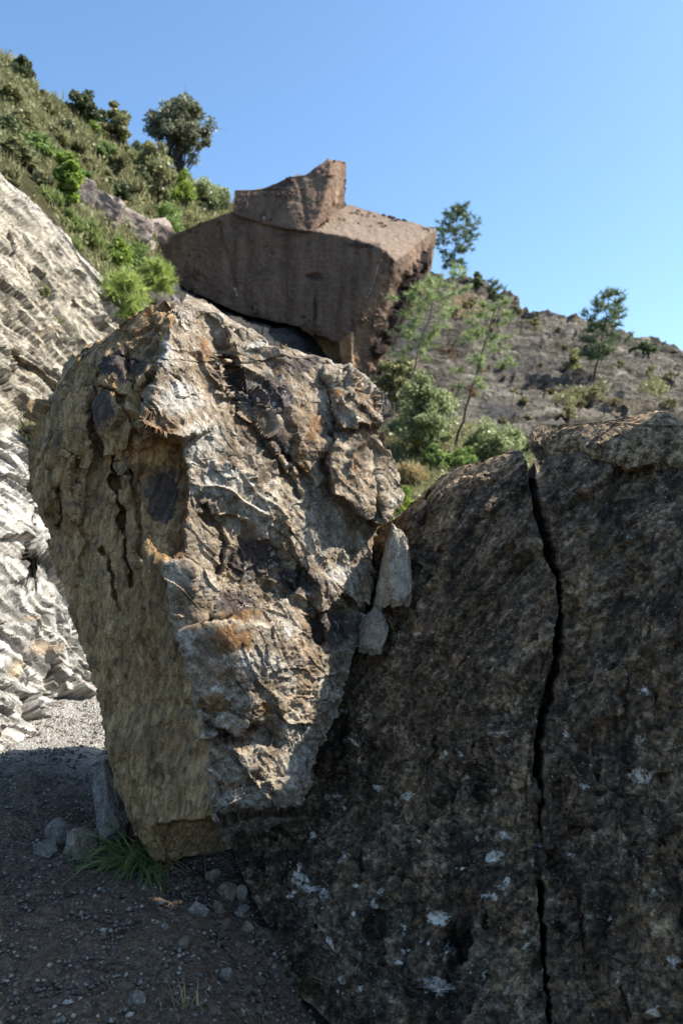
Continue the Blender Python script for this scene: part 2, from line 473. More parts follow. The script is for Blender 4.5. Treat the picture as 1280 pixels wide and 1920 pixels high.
def cut_rock_material():
    g = NT('pale_cut_rock')
    c = g.coord(); c2 = g.coord((1.0, 0.6, 0.35), (0.0, -0.7, 0.0))
    mid = g.noise(c2, 2.4, 7, 0.66, 0.4); fine = g.noise(c2, 11, 8, 0.72); grain = g.noise(c, 60, 5, 0.7)
    col = g.ramp(fine, [(0.27, (0.11, 0.10, 0.085)), (0.42, (0.27, 0.25, 0.22)), (0.62, (0.42, 0.395, 0.355)), (0.8, (0.60, 0.575, 0.53))])
    col = g.mix(g.math('MULTIPLY', g.ramp(mid, [(0.52, 0.0), (0.7, 1.0)]), 0.5), col, g.ramp(fine, [(0.3, (0.17, 0.12, 0.08)), (0.7, (0.44, 0.37, 0.28))]))
    col = g.mix(g.math('MULTIPLY', g.attr('upper'), 0.85), col, g.ramp(fine, [(0.3, (0.10, 0.082, 0.056)), (0.5, (0.23, 0.195, 0.14)), (0.7, (0.40, 0.35, 0.265))]))
    col = g.mix(g.math('MULTIPLY', masked(g, 'rust', fine, 0.4, 0.8), 0.5), col, (0.40, 0.26, 0.13))
    col = g.mix(0.75, col, g.ramp(g.attr('stri'), [(0.25, 0.10), (0.75, 0.85)]), 'OVERLAY')
    col = g.mix(0.4, col, g.ramp(grain, [(0.3, 0.25), (0.7, 0.85)]), 'OVERLAY')
    h = g.math('ADD', fine, g.math('MULTIPLY', grain, 0.4))
    return g.done(col, 0.9, g.bump(h, 0.8, 0.05))

def hill_material():
    g = NT('scrub_hillside')
    c = g.coord(); c2 = g.coord((0.35, 0.5, 1.0), (0.0, 0.45, 0.2))
    big = g.noise(c, 0.16, 6, 0.62, 0.5); mid = g.noise(c2, 0.9, 8, 0.7, 0.5); fine = g.noise(c, 3.2, 8, 0.75)
    rock = g.ramp(mid, [(0.3, (0.05, 0.042, 0.034)), (0.45, (0.15, 0.13, 0.105)), (0.62, (0.30, 0.265, 0.215)), (0.8, (0.47, 0.425, 0.36))])
    soil = g.ramp(fine, [(0.3, (0.12, 0.09, 0.055)), (0.7, (0.36, 0.28, 0.17))])
    grass = g.ramp(fine, [(0.3, (0.055, 0.05, 0.02)), (0.5, (0.12, 0.105, 0.04)), (0.75, (0.25, 0.19, 0.09))])
    lay = g.noise(g.coord((0.12, 0.12, 1.0), (0.12, 0.30, 0.0)), 2.6, 6, 0.7, 0.4); rock = g.mix(0.8, rock, g.ramp(lay, [(0.36, 0.12), (0.64, 0.85)]), 'OVERLAY')
    rock = g.mix(g.ramp(fine, [(0.38, 0.85), (0.5, 0.0)]), rock, (0.022, 0.021, 0.022))
    col = g.mix(masked(g, 'soil', fine, 0.4, 0.65), rock, soil)
    col = g.mix(masked(g, 'grass', fine, 0.4, 0.65), col, grass)
    col = g.mix(g.math('MULTIPLY', masked(g, 'scree', mid, 0.4, 0.6), 0.9), col, g.ramp(fine, [(0.3, (0.035, 0.035, 0.037)), (0.7, (0.14, 0.135, 0.13))]))
    col = g.mix(g.math('MULTIPLY', g.ramp(big, [(0.55, 0.0), (0.7, 1.0)]), 0.25), col, soil)
    return g.done(col, 0.95, g.bump(g.math('ADD', g.math('MULTIPLY', fine, 1.5), mid), 1.0, 0.4), 0.1)

def concrete_material(dark=1.0):
    g = NT('old_dam_concrete')
    c = g.coord(); st = g.coord((1.0, 1.0, 0.16), (0.0, 0.1, 0.0))
    streak = g.noise(st, 1.5, 6, 0.65, 0.3); mid = g.noise(c, 0.8, 7, 0.65); fine = g.noise(c, 7, 7, 0.75)
    col = g.ramp(streak, [(0.3, (0.095, 0.066, 0.047)), (0.48, (0.17, 0.122, 0.088)), (0.66, (0.25, 0.19, 0.14))])
    col = g.mix(g.ramp(mid, [(0.48, 0.0), (0.66, 0.6)]), col, (0.105, 0.078, 0.062))
    col = g.mix(g.ramp(fine, [(0.52, 0.0), (0.66, 0.55)]), col, (0.30, 0.245, 0.20))
    col = g.mix(masked(g, 'top', fine, 0.3, 0.6), col, g.ramp(fine, [(0.3, (0.15, 0.12, 0.092)), (0.65, (0.27, 0.225, 0.18))]))
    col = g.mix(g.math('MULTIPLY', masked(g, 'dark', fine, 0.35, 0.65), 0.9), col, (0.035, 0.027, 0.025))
    col = g.mix(g.math('MULTIPLY', masked(g, 'tan', mid, 0.3, 0.6), 0.95), col, g.ramp(fine, [(0.3, (0.30, 0.20, 0.11)), (0.7, (0.52, 0.38, 0.24))]))
    col = g.mix(masked(g, 'white', fine, 0.45, 0.62), col, (0.55, 0.50, 0.44))
    col = g.mix(1.0, col, (1.0, 0.89, 0.83), 'MULTIPLY')
    col = g.mix(0.5, col, g.ramp(g.noise(c, 22, 4, 0.7), [(0.3, 0.15), (0.7, 0.85)]), 'OVERLAY')
    return g.done(col, 0.92, g.bump(g.math('ADD', fine, mid), 0.6, 0.10), 0.15)

def ground_material():
    g = NT('gravel_earth')
    c = g.coord()
    mid = g.noise(c, 2.2, 6, 0.65, 0.3); fine = g.noise(c, 26, 8, 0.75); peb = g.vor(c, 60, 'F1', 'Color')
    sep = g.n.new('ShaderNodeSeparateColor'); g.l.new(peb, sep.inputs[0])
    col = g.ramp(fine, [(0.3, (0.060, 0.041, 0.026)), (0.5, (0.135, 0.098, 0.065)), (0.72, (0.26, 0.20, 0.14))])
    col = g.mix(g.math('MULTIPLY', sep.outputs[0], 0.5), col, g.mix(sep.outputs[1], (0.075, 0.055, 0.04), (0.30, 0.245, 0.185)))
    col = g.mix(g.math('MULTIPLY', masked(g, 'earth', mid, 0.35, 0.65), 0.85), col, g.ramp(fine, [(0.3, (0.075, 0.05, 0.035)), (0.7, (0.22, 0.165, 0.12))]))
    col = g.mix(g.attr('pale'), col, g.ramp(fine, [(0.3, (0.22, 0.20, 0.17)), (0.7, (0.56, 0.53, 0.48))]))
    h = g.math('ADD', fine, g.math('MULTIPLY', g.vor(c, 60), -0.8))
    col = g.mix(0.6, col, g.ramp(g.noise(c, 90, 5, 0.75), [(0.35, 0.15), (0.65, 0.9)]), 'OVERLAY')
    return g.done(col, 0.95, g.bump(h, 1.0, 0.03), 0.15)

M_BOULDER = boulder_material(); M_SLAB = slab_material(); M_CUT = cut_rock_material(); M_HILL = hill_material()
M_CONC = concrete_material(); M_GROUND = ground_material()

def stone_material(name, a, b, scale=14):
    g = NT(name); c = g.coord()
    f = g.noise(c, scale, 7, 0.7); r = g.rand()
    col = g.mix(g.math('MULTIPLY', r, 0.6), g.ramp(f, [(0.3, a), (0.7, b)]), g.ramp(f, [(0.3, tuple(x * 0.55 for x in a)), (0.7, tuple(x * 0.6 for x in b))]))
    f2 = g.noise(c, scale * 5, 6, 0.75); col = g.mix(0.7, col, g.ramp(f2, [(0.35, 0.15), (0.65, 0.85)]), 'OVERLAY')
    return g.done(col, 0.9, g.bump(g.math('ADD', f, g.math('MULTIPLY', f2, 0.5)), 0.9, 0.4 / scale), 0.2)
M_STONE = stone_material('grey_stone', (0.14, 0.12, 0.10), (0.42, 0.37, 0.31))
M_STONE_T = stone_material('tan_stone', (0.18, 0.135, 0.09), (0.47, 0.39, 0.28))
M_STONE_P = stone_material('pale_chock_stone', (0.17, 0.14, 0.10), (0.52, 0.46, 0.36), 26)
M_FALLEN = stone_material('fallen_concrete', (0.26, 0.195, 0.16), (0.50, 0.41, 0.35), 3)

# ------------------------------------------------------------------ hillside behind
SKYLINE = [(-320, -20), (17, 132), (45, 178), (110, 238), (180, 276), (260, 308), (340, 338), (430, 395), (520, 445), (650, 492), (800, 524), (830, 530), (862, 531), (905, 543), (935, 560), (985, 582), (1040, 594), (1090, 606), (1180, 640), (1264, 674), (1400, 745), (1620, 830)]
HX0, HX1 = -320, 1620
hill = Relief(HX0 - 6, -90, HX1 + 6, 1180, 4.0)
hill.wob = 0.8
hill.ctrl([(-326, -90, 36), (-320, -60, 36), (17, 88, 40), (110, 225, 43), (260, 306, 47), (340, 338, 50), (430, 395, 53), (650, 492, 58), (800, 524, 64), (862, 531, 64), (985, 582, 66), (1090, 606, 68), (1264, 674, 72), (1626, 830, 76), (1626, -90, 78), (650, -90, 60),
    (-326, 200, 12), (17, 340, 12.3), (100, 410, 14), (200, 530, 16.5), (225, 590, 17.5), (120, 300, 25), (60, 230, 27), (200, 340, 31), (150, 375, 22), (190, 405, 24), (235, 432, 29), (285, 448, 38), (250, 520, 25), (330, 400, 43), (270, 480, 33), (290, 520, 33),
    (290, 480, 39), (312, 512, 39.5), (350, 540, 39.5), (450, 587, 39), (560, 614, 38.5), (640, 660, 38), (690, 722, 37.5), (300, 420, 44), (450, 500, 46), (620, 560, 45), (760, 600, 46), (340, 590, 31), (440, 645, 30), (560, 700, 30), (660, 765, 29), (400, 680, 23), (500, 740, 21), (640, 800, 21), (285, 585, 20),
    (740, 825, 21), (850, 842, 21.5), (790, 862, 19.5), (960, 855, 23), (1000, 800, 30), (1264, 790, 42), (1100, 715, 46), (1264, 725, 56), (900, 640, 50), (820, 590, 52), (765, 690, 38), (950, 740, 38), (1120, 660, 56), (1000, 640, 56),
    (760, 960, 13.5), (700, 1000, 12), (980, 900, 18), (1264, 900, 26), (1626, 950, 30), (500, 1000, 11), (200, 1000, 12), (17, 600, 15), (-326, 600, 14), (17, 1000, 12), (-326, 1000, 11), (200, 800, 15),
    (-326, 1180, 9), (640, 1180, 9), (1626, 1180, 12)])
hill.soft(5)
hill.mask('grass', [[(-326, -90), (17, 60), (300, 280), (440, 380), (420, 440), (300, 470), (260, 560), (210, 540), (90, 400), (-326, 200)], [(700, 830), (860, 820), (1010, 870), (1000, 1000), (700, 1010)]],
          [(1080, 765, 110, 20, 0.42), (880, 600, 50, 20, 0.42), (1220, 740, 50, 30, 0.42)], 6)
hill.mask('soil', [[(120, 265), (200, 300), (250, 350), (230, 400), (130, 380), (95, 300)], [(17, 300), (110, 330), (140, 430), (60, 390), (-50, 330)], [(690, 850), (780, 900), (760, 1010), (690, 1010)]], [(870, 580, 70, 35, 0.7), (1080, 615, 120, 14, 0.5), (1180, 785, 110, 22, 0.5)], 6)
hill.mask('scree', [[(290, 480), (440, 560), (690, 700), (660, 760), (420, 660), (300, 560)]], [(980, 700, 110, 60, 0.55), (760, 640, 60, 60, 0.8), (930, 790, 60, 40, 0.7)], 5)

def build_hill():
    step = 3.6
    xs = np.arange(HX0, HX1 + 1, step); C = len(xs)
    sk = np.interp(xs, [p[0] for p in SKYLINE], [p[1] for p in SKYLINE])
    t = np.linspace(0, 1, 300) ** 1.25; R = len(t)
    py = sk[None] + (1170 - sk)[None] * t[:, None]; px = np.repeat(xs[None], R, 0)
    Y = hill.at(px, py); P = W3(px, py, Y)
    back = []
    p0 = P[0]; dirn = np.stack([(xs - 640) * K, np.ones(C), np.zeros(C)], -1)
    for k in (60, 30, 14, 6, 2): back.append(p0 + dirn * k + np.array([0, 0, -0.28 * k])[None] - np.array([0, 0, 0.004 * k * k])[None])
    P = np.concatenate([np.stack(back), P]); nb = len(back)
    px = np.concatenate([np.repeat(xs[None], nb, 0), px]); py = np.concatenate([np.repeat(sk[None], nb, 0), py])
    n = smooth_grid(grid_normals(P, False), 30, False)
    n *= np.sign((n * (np.array([0, -0.7, 0.7]))).sum(-1).mean())
    f = P.reshape(-1, 3).astype(np.float32)
    dist = f[:, 1]
    q = stretch(f, (0.9, 0.2, -0.35), 0.12, 0.55)
    rocky = (1 - 0.75 * hill.at(px, py, hill.m['grass']).ravel()) * (1 - 0.6 * hill.at(px, py, hill.m['scree']).ravel())
    ah = (0.9, 0.2, -0.35); wv = fbm(f * 0.7, 3)[:, None]
    keep = 1 - 0.8 * hill.at(px, py, hill.m['scree']).ravel()
    d = 0.5 * keep * fbm(f * 0.09, 3) + rocky * (0.45 * ridged(q * 0.8, 4, 0.55) + 0.9 * slabs(f, (-0.32, 0.12, 1.0), 0.75, 0.9, 0.25) + 0.5 * slabs(f, (-0.25, 0.3, 1.0), 2.2, 0.8, 0.5) + 0.35 * facets(stretch(f, ah, 0.16, 0.6) + 0.2 * wv) + 0.10 * facets(stretch(f, ah, 0.6, 1.9) + 0.2 * wv)) + 0.22 * fbm(f * 0.9, 4, 0.6)
    d += 0.16 * facets(f * 1.7)
    d *= np.clip((dist - 8) / 30, 0.12, 1.0) * 0.85
    f = f + n.reshape(-1, 3) * d[:, None]
    A = {k: hill.at(px, py, v).ravel() for k, v in hill.m.items()}
    o = mesh_obj('hillside', f, grid_quads(R + nb, C, False)[:, ::-1], M_HILL, None, A); o.data.set_sharp_from_angle(angle=math.radians(35))
    return tag(o, kind='structure'), f.reshape(R + nb, C, 3)[nb:], px[nb:], py[nb:]
hill_obj, HILL_P, HILL_PX, HILL_PY = build_hill()

def on_hill(px, py):
    """point of the built hillside seen at that pixel"""
    j = int(round((px - HX0) / 3.6)); col = HILL_P[:, max(0, min(HILL_P.shape[1] - 1, j))]
    ppy = 960 - (col[:, 2] - CAM_H) / (K * col[:, 1])
    i = int(np.argmin(np.abs(ppy - py) + (np.arange(len(ppy)) * 0.0)))
    return col[i].copy()

# ------------------------------------------------------------------ pale cut slope on the left
def cut_depth(px, py):
    return (61.3 + 15.76) / (2.8 - 19.9 * (px - 640) * K + 9.85 * (py - 960) * K)
CREST = [(-360, 60), (-100, 250), (17, 338), (60, 372), (100, 412), (150, 470), (200, 532), (222, 592), (245, 640), (330, 760), (480, 900), (600, 1010)]
cut = Relief(-370, 20, 610, 1520, 3.0)
cut.func(cut_depth)
for pts in ([(17, 430, -.25), (120, 470, -.2), (190, 560, -.1), (150, 640, 0), (40, 560, 0)],
            [(17, 660, .3), (90, 700, .25), (200, 830, .2), (120, 860, .1), (17, 760, .15)],
            [(-50, 760, -.3), (60, 800, -.35), (150, 880, -.2), (120, 960, 0), (-50, 900, 0)],
            [(17, 1010, .35), (70, 1040, .3), (60, 1130, .25), (10, 1120, .3)],
            [(-60, 1130, -.2), (90, 1110, -.25), (200, 1200, -.2), (230, 1290, 0), (60, 1240, 0)],
            [(20, 900, .3), (55, 905, .3), (60, 970, .25), (30, 1010, .3)]):
    cut.patch(pts)
cut.soft(1)
cut.mask('upper', [[(-370, 20), (17, 330), (230, 590), (500, 900), (300, 900), (120, 860), (-370, 700)]], (), 14)
cut.mask('rust', (), [(85, 1215, 45, 14), (40, 1250, 20, 20), (70, 1040, 25, 10, 0.7), (40, 1165, 40, 8, 0.8), (100, 620, 60, 14, 0.6), (60, 700, 40, 12, 0.6), (120, 540, 50, 10, 0.5)])
def build_cut():
    xs = np.arange(-350, 600, 2.6); C = len(xs)
    cr = np.interp(xs, [p[0] for p in CREST], [p[1] for p in CREST])
    R = 460; t = np.linspace(0, 1, R)
    py = cr[None] + (1500 - cr)[None] * t[:, None]; px = np.repeat(xs[None], R, 0)
    P = W3(px, py, cut.at(px, py))
    p0 = P[0]; back = [p0 + np.array([-k * 0.9, k * 0.5, -0.25 * k]) for k in (3.0, 1.4, 0.6, 0.2)]
    P = np.concatenate([np.stack(back), P]); nb = 4
    px = np.concatenate([np.repeat(xs[None], nb, 0), px]); py = np.concatenate([np.repeat(cr[None], nb, 0), py])
    n = smooth_grid(grid_normals(P, False), 40, False)
    n *= np.sign((n * np.array([0.9, -0.2, 0.4])).sum(-1).mean())
    f = P.reshape(-1, 3).astype(np.float32)
    ax = (0.33, 0.75, -0.55)                       # foliation runs down to the right
    wv = fbm(f * 2, 3)[:, None]
    d = 0.18 * fbm(f * 0.55, 3) + 0.20 * facets(stretch(f, ax, 0.4, 1.3) + 0.25 * wv) + 0.095 * facets(stretch(f, ax, 1.0, 4.5) + 0.15 * wv)
    d += 0.030 * facets(stretch(f, ax, 3.0, 14) + 0.1 * wv) + 0.010 * facets(stretch(f, ax, 8, 34)) - 0.06 * cracks(f, ax, 0.3, 2.5) - 0.03 * cracks(f + 5, ax, 1, 7, 0.05)
    d *= 0.35 + 0.65 * np.clip((py.ravel() - 300) / 300, 0, 1) * np.clip((1480 - py.ravel()) / 130, 0.25, 1)
    f = f + n.reshape(-1, 3) * d[:, None]
    A = {k: cut.at(px, py, v).ravel() for k, v in cut.m.items()}; A['stri'] = 0.5 + 0.5 * fbm(stretch(f, ax, 1.5, 16), 4, 0.7)
    o = mesh_obj('rock_cutting', f, grid_quads(R + nb, C, False)[:, ::-1], M_CUT, None, A)
    o.data.set_sharp_from_angle(angle=math.radians(32))
    return tag(o, kind='structure'), f.reshape(R + nb, C, 3)[nb:]
cut_obj, CUT_P = build_cut()
def on_cut(px, py):
    j = int(round((px + 350) / 2.6)); col = CUT_P[:, j]
    ppy = 960 - (col[:, 2] - CAM_H) / (K * col[:, 1]); return col[int(np.argmin(np.abs(ppy - py)))].copy()

# ------------------------------------------------------------------ ground in front
def ground_h(x, y):
    x = np.asarray(x, float); y = np.asarray(y, float)
    p = np.stack([x.ravel(), y.ravel(), np.zeros(x.size)], -1).astype(np.float32)
    h = 0.05 * fbm(p * 0.9, 4) + 0.018 * fbm(p * 5, 4, 0.6)
    h = h.reshape(x.shape)
    h = h - 0.52 * sstep(x - 0.45 * (3.4 - y), -0.9, 0.0) * sstep(-y, -4.2, -2.6)          # falls off towards the split rock
    h = h + 0.16 * np.exp(-(((x + 1.75) / 0.45) ** 2 + ((y - 4.55) / 0.5) ** 2))               # low mound beside the boulder
    h = h + 0.05 * np.clip(y - 6, 0, 20)
    return h
def build_ground():
    u = np.linspace(0, 1, 430); v = np.linspace(0, 1, 460)
    xs = -7 + 14 * (u + 0.13 * np.sin(2 * np.pi * u)); ys = -4 + 18 * (v + 0.10 * np.sin(2 * np.pi * (v + 0.1)) - 0.0588)
    X, Y = np.meshgrid(xs, ys); Z = ground_h(X, Y)
    P = np.stack([X, Y, Z], -1).reshape(-1, 3).astype(np.float32)
    f1, f2, cid = voronoi(P * 26)
    P[:, 2] += 0.016 * (0.5 - f1) * (cid > 0.45) + 0.016 * fbm(P * 9, 4, 0.65) + 0.022 * np.maximum(facets(P * 5), 0)
    x, y = P[:, 0], P[:, 1]
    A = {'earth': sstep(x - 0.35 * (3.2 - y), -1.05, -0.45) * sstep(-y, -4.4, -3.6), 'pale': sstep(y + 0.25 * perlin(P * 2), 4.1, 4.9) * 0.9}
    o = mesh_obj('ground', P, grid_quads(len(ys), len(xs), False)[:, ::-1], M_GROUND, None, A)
    return tag(o, kind='structure')
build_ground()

# ------------------------------------------------------------------ split rock on the right (two pieces)
def slab_depth(px, py):
    return 6.2475 / (1.5 * (px - 640) * K + 1.35 + 1.2 * (py - 960) * K) + 0.24 * (1 - sstep(px, 600, 860)) * sstep(-py, -1640, -1500)
CRACK = [(978, 846), (985, 875), (992, 915), (1000, 960), (1012, 1000), (1022, 1050), (1040, 1085), (1044, 1120), (1036, 1200), (1028, 1260), (1010, 1330), (1002, 1400), (1000, 1480), (1004, 1600), (1008, 1700), (1014, 1780), (1022, 1860), (1030, 1960), (1040, 2100)]
GAPW = [(840, 8), (900, 19), (1000, 21), (1060, 24), (1120, 15), (1250, 19), (1400, 18), (1500, 17), (1580, 11), (1700, 13), (1850, 10), (2100, 9)]

slabL = Relief(380, 820, 1080, 2110, 2.0)
slabL.func(lambda x, y: slab_depth(x, y) + 0.16 * np.exp(-(((x - 560) / 90) ** 2 + ((y - 1480) / 170) ** 2)))
for pts in ([(720, 1000, .0), (800, 940, -.05), (870, 900, -.03), (960, 900, 0), (900, 1100, 0), (780, 1160, .04)],
            [(800, 1200, .03), (930, 1290, -.05), (1010, 1290, -.05), (1000, 1420, 0), (860, 1400, 0)],
            [(560, 1420, .0), (690, 1380, -.05), (685, 1600, -.04), (560, 1640, 0)],
            [(690, 1380, .03), (815, 1380, -.03), (805, 1600, -.02), (690, 1640, .02)],
            [(525, 1740, .03), (600, 1760, -.04), (760, 1830, -.03), (780, 2100, 0), (620, 2100, 0)],
            [(900, 1420, -.03), (1000, 1440, -.04), (1000, 1700, -.03), (905, 1640, .02)],
            [(420, 1540, .02), (545, 1560, -.02), (530, 1740, -.04), (470, 1740, 0)]):
    slabL.patch(pts)
slabL.groove([(680, 1385), (683, 1470), (679, 1560), (682, 1640)], 4, .07).groove([(816, 1390), (806, 1450), (800, 1520)], 4, .05).groove([(892, 1400), (897, 1470), (893, 1540)], 4, .05)
slabL.groove([(806, 925), (798, 970), (782, 1008)], 3.5, .09).groove([(700, 1240), (760, 1290), (860, 1310)], 5, .03).groove([(905, 1690), (912, 1740)], 4, .05)
slabL.groove([(545, 1560), (530, 1650), (520, 1745)], 5, .05).groove([(850, 1410), (845, 1500), (850, 1600)], 6, .03).groove([(735, 1640), (800, 1660), (900, 1640)], 5, .03)
slabL.bump(703, 1737, 13, 17, .16).bump(862, 1775, 20, 30, .17).bump(700, 1820, 30, 12, .04).bump(600, 1860, 50, 40, -.05)
slabL.soft(1)
slabL.D = slabL.D + 0.05 * np.exp(-seg_dist([(690, 1005), (745, 966), (790, 922), (820, 896), (860, 876), (980, 846)], *slabL.XY()) / 6)
slabL.mask('lichen', (), [(645, 1612, 20, 13), (570, 1660, 16, 12), (605, 1685, 14, 26), (745, 1490, 13, 9), (706, 1560, 9, 8), (820, 1720, 22, 17), (905, 1682, 10, 14), (908, 1600, 14, 9), (930, 1563, 12, 10), (815, 1845, 30, 18), (790, 1835, 14, 8), (700, 1690, 8, 14), (535, 1612, 8, 8), (905, 1828, 7, 9), (740, 1782, 5, 5), (690, 1338, 8, 6, .8), (640, 1330, 18, 8, .6), (880, 1330, 14, 10, .5), (605, 1830, 9, 8, .5), (925, 1480, 10, 8, .6), (955, 1450, 12, 8, .5), (710, 1670, 5, 5), (668, 1660, 5, 5), (905, 1710, 6, 10, .9), (560, 1640, 8, 10)])
slabL.mask('tan', [[(705, 985), (800, 910), (860, 878), (985, 845), (985, 875), (870, 905), (800, 950), (740, 1010)]], [(960, 1320, 70, 50, .55), (1010, 1040, 16, 50, .8), (760, 1320, 80, 60, .4), (720, 1000, 30, 40, .7), (470, 1680, 60, 60, .6)], 4)  # polygon puts the sunlit top rim into the colour; blobs are tan rock
slabL.mask('moss', (), [(560, 1850, 40, 30, .8), (1000, 1570, 8, 30, .6)])
_r = np.random.default_rng(8)
slabL.m['lichen'] = np.maximum(slabL.m['lichen'], 0); _X, _Y = slabL.XY()
for _k in range(70):
    _x, _y, _s = _r.uniform(540, 1000), 1300 + 600 * _r.random() ** 0.7, _r.uniform(2.5, 6)
    slabL.m['lichen'] = np.maximum(slabL.m['lichen'], np.exp(-(((_X - _x) / _s) ** 2 + ((_Y - _y) / (_s * _r.uniform(0.7, 1.8))) ** 2)))
slabR = Relief(950, 740, 1920, 2110, 2.5)
slabR.func(lambda x, y: slab_depth(np.minimum(x, 1300 + (x - 1300) * 0.55), y) - 0.035 + 0.10 * sstep(-y, -860, -775))
for pts in ([(990, 800, .0), (1120, 790, -.04), (1245, 770, -.05), (1300, 800, -.04), (1290, 900, .04), (1180, 880, -.07), (1100, 850, .0), (1030, 850, .03)],
            [(1180, 880, .03), (1300, 870, -.06), (1300, 960, 0), (1230, 930, .03)],
            [(1040, 960, -.03), (1160, 940, .03), (1200, 1120, .02), (1090, 1180, -.04)],
            [(1050, 1400, -.04), (1120, 1390, .02), (1110, 1560, .0), (1040, 1570, -.03)],
            [(1090, 1560, -.05), (1210, 1500, .02), (1300, 1700, .0), (1120, 1760, -.03)]):
    slabR.patch(pts)
slabR.groove([(1030, 1610), (1080, 1660), (1090, 1760), (1130, 1900)], 6, .05).groove([(1070, 1250), (1090, 1400), (1075, 1560)], 7, .03).groove([(1180, 1250), (1170, 1400), (1190, 1600)], 8, .04)
slabR.groove([(1010, 850), (1090, 845), (1180, 890), (1270, 880)], 7, .05).groove([(1230, 1300), (1240, 1500)], 6, .03).bump(1130, 1390, 18, 30, .06).bump(1060, 1480, 20, 14, .06)
slabR.soft(1)
slabR.D = slabR.D + 0.05 * np.exp(-seg_dist([(985, 803), (1070, 793), (1160, 786), (1245, 768), (1300, 798)], *slabR.XY()) / 9)
slabR.mask('lichen', (), [(1190, 1450, 20, 20, .75), (1215, 1890, 12, 13), (1250, 1800, 9, 14), (1068, 1455, 9, 9, .9), (1080, 1470, 7, 7, .8), (1055, 1370, 9, 6, .9), (1230, 1670, 12, 8, .6), (1130, 1718, 7, 6, .9), (1210, 1300, 10, 12, .7), (1180, 1010, 16, 8, .6), (1060, 1600, 8, 7, .6), (1190, 1380, 12, 10, .6), (1140, 1833, 5, 4)])
slabR.mask('tan', [[(985, 800), (1070, 790), (1245, 768), (1290, 790), (1290, 860), (1180, 880), (1100, 845), (1030, 850), (995, 830)]], [(1120, 1230, 70, 50, .45), (1150, 1500, 70, 80, .4), (1090, 1650, 30, 100, .5), (1030, 1060, 14, 60, .7)], 4)  # polygon: sunlight on the top band put into the colour; blobs are tan rock
slabR.mask('moss', (), [(1020, 1800, 10, 40, .4)])

def slab_disp(f, M, px, py):
    up = sstep(-py, -1450, -1180)                    # tilted foliation above, upright ribs below
    a1 = (0.70, 0.1, 0.72); a2 = (0.05, -0.3, 1.0)
    wv = fbm(f * 4, 3)[:, None]
    u = 0.055 * facets(stretch(f, a1, 0.7, 2.2) + 0.05 * wv) + 0.040 * facets(stretch(f, a1, 1.2, 4.5) + 0.06 * wv) + 0.024 * facets(stretch(f, a1, 4, 14)) + 0.009 * facets(stretch(f, a1, 12, 36)) - 0.028 * cracks(f, a1, 0.8, 5) - 0.010 * cracks(f + 7, a1, 2, 14, 0.05)
    l = 0.060 * facets(stretch(f, a2, 0.6, 2.2) + 0.05 * wv) + 0.045 * facets(stretch(f, a2, 0.9, 4.2) + 0.06 * wv) + 0.028 * facets(stretch(f, a2, 4, 12)) + 0.010 * facets(stretch(f, a2, 12, 34)) - 0.045 * cracks(f, a2, 0.5, 4.5) - 0.014 * cracks(f + 7, a2, 2, 12, 0.05)
    stri = fbm(stretch(f, a1, 5, 44), 4, 0.7) * up + fbm(stretch(f, a2, 5, 36), 4, 0.7) * (1 - up)
    l = l + 0.020 * ridged(stretch(f, a2, 0.5, 4.5), 3, 0.55)
    d = 0.03 * fbm(f * 1.6, 3) + u * up + l * (1 - up) + 0.006 * facets(f * 46) + 0.005 * fbm(f * 24, 3, 0.65)
    ty = np.interp(px, [690, 745, 790, 860, 978, 988, 1070, 1160, 1245, 1300, 1600], [1005, 966, 922, 876, 846, 806, 796, 788, 768, 798, 840])
    return d * (1 - 0.5 * sstep(px, 1280, 1400)) * (0.35 + 0.65 * sstep(py - ty, 5, 80)), {'stri': 0.5 + 0.5 * stri}

leftL = [(960, 846), (860, 878), (820, 897), (790, 925), (745, 968), (706, 992), (690, 1030), (640, 1120), (560, 1280), (480, 1440), (425, 1560), (440, 1610), (470, 1680), (500, 1735), (520, 1765), (528, 1830), (600, 1905), (690, 1990), (800, 2100)]
leftL = sorted([(x, y) for x, y in leftL], key=lambda p: p[1])
slab_a = loft('cracked_rock', slabL, leftL, CRACK, 847, 2095, 2.2, M_SLAB, 1.3, slab_disp, edge_fade=10, nrm_smooth=22, edge_noise=(4, 4), sharp=30)
tag(slab_a, 'dark tilted rock slab with white lichen spots, left of the black vertical crack', 'rock', 'split rock')
crackR = [(x + np.interp(y, [g[0] for g in GAPW], [g[1] for g in GAPW]), y) for x, y in CRACK if y > 850]
leftR = [(1225, 771), (1155, 789), (1070, 797), (995, 806), (992, 840)] + crackR
rightR = [(1250, 771), (1262, 780), (1300, 800), (1420, 805), (1560, 840), (1680, 900), (1800, 1100), (1880, 1500), (1900, 2100)]
slab_b = loft('cracked_rock', slabR, leftR, rightR, 772, 2095, 2.5, M_SLAB, 1.3, slab_disp, edge_fade=10, nrm_smooth=22, edge_noise=(7, 0), sharp=30,
              back_shift=lambda s: -70 * np.exp(-(s / 0.09) ** 2), back_depth=lambda s: 0.7 * np.exp(-(s / 0.2) ** 2))
tag(slab_b, 'dark rock slab with ragged tan top, right of the black vertical crack', 'rock', 'split rock')

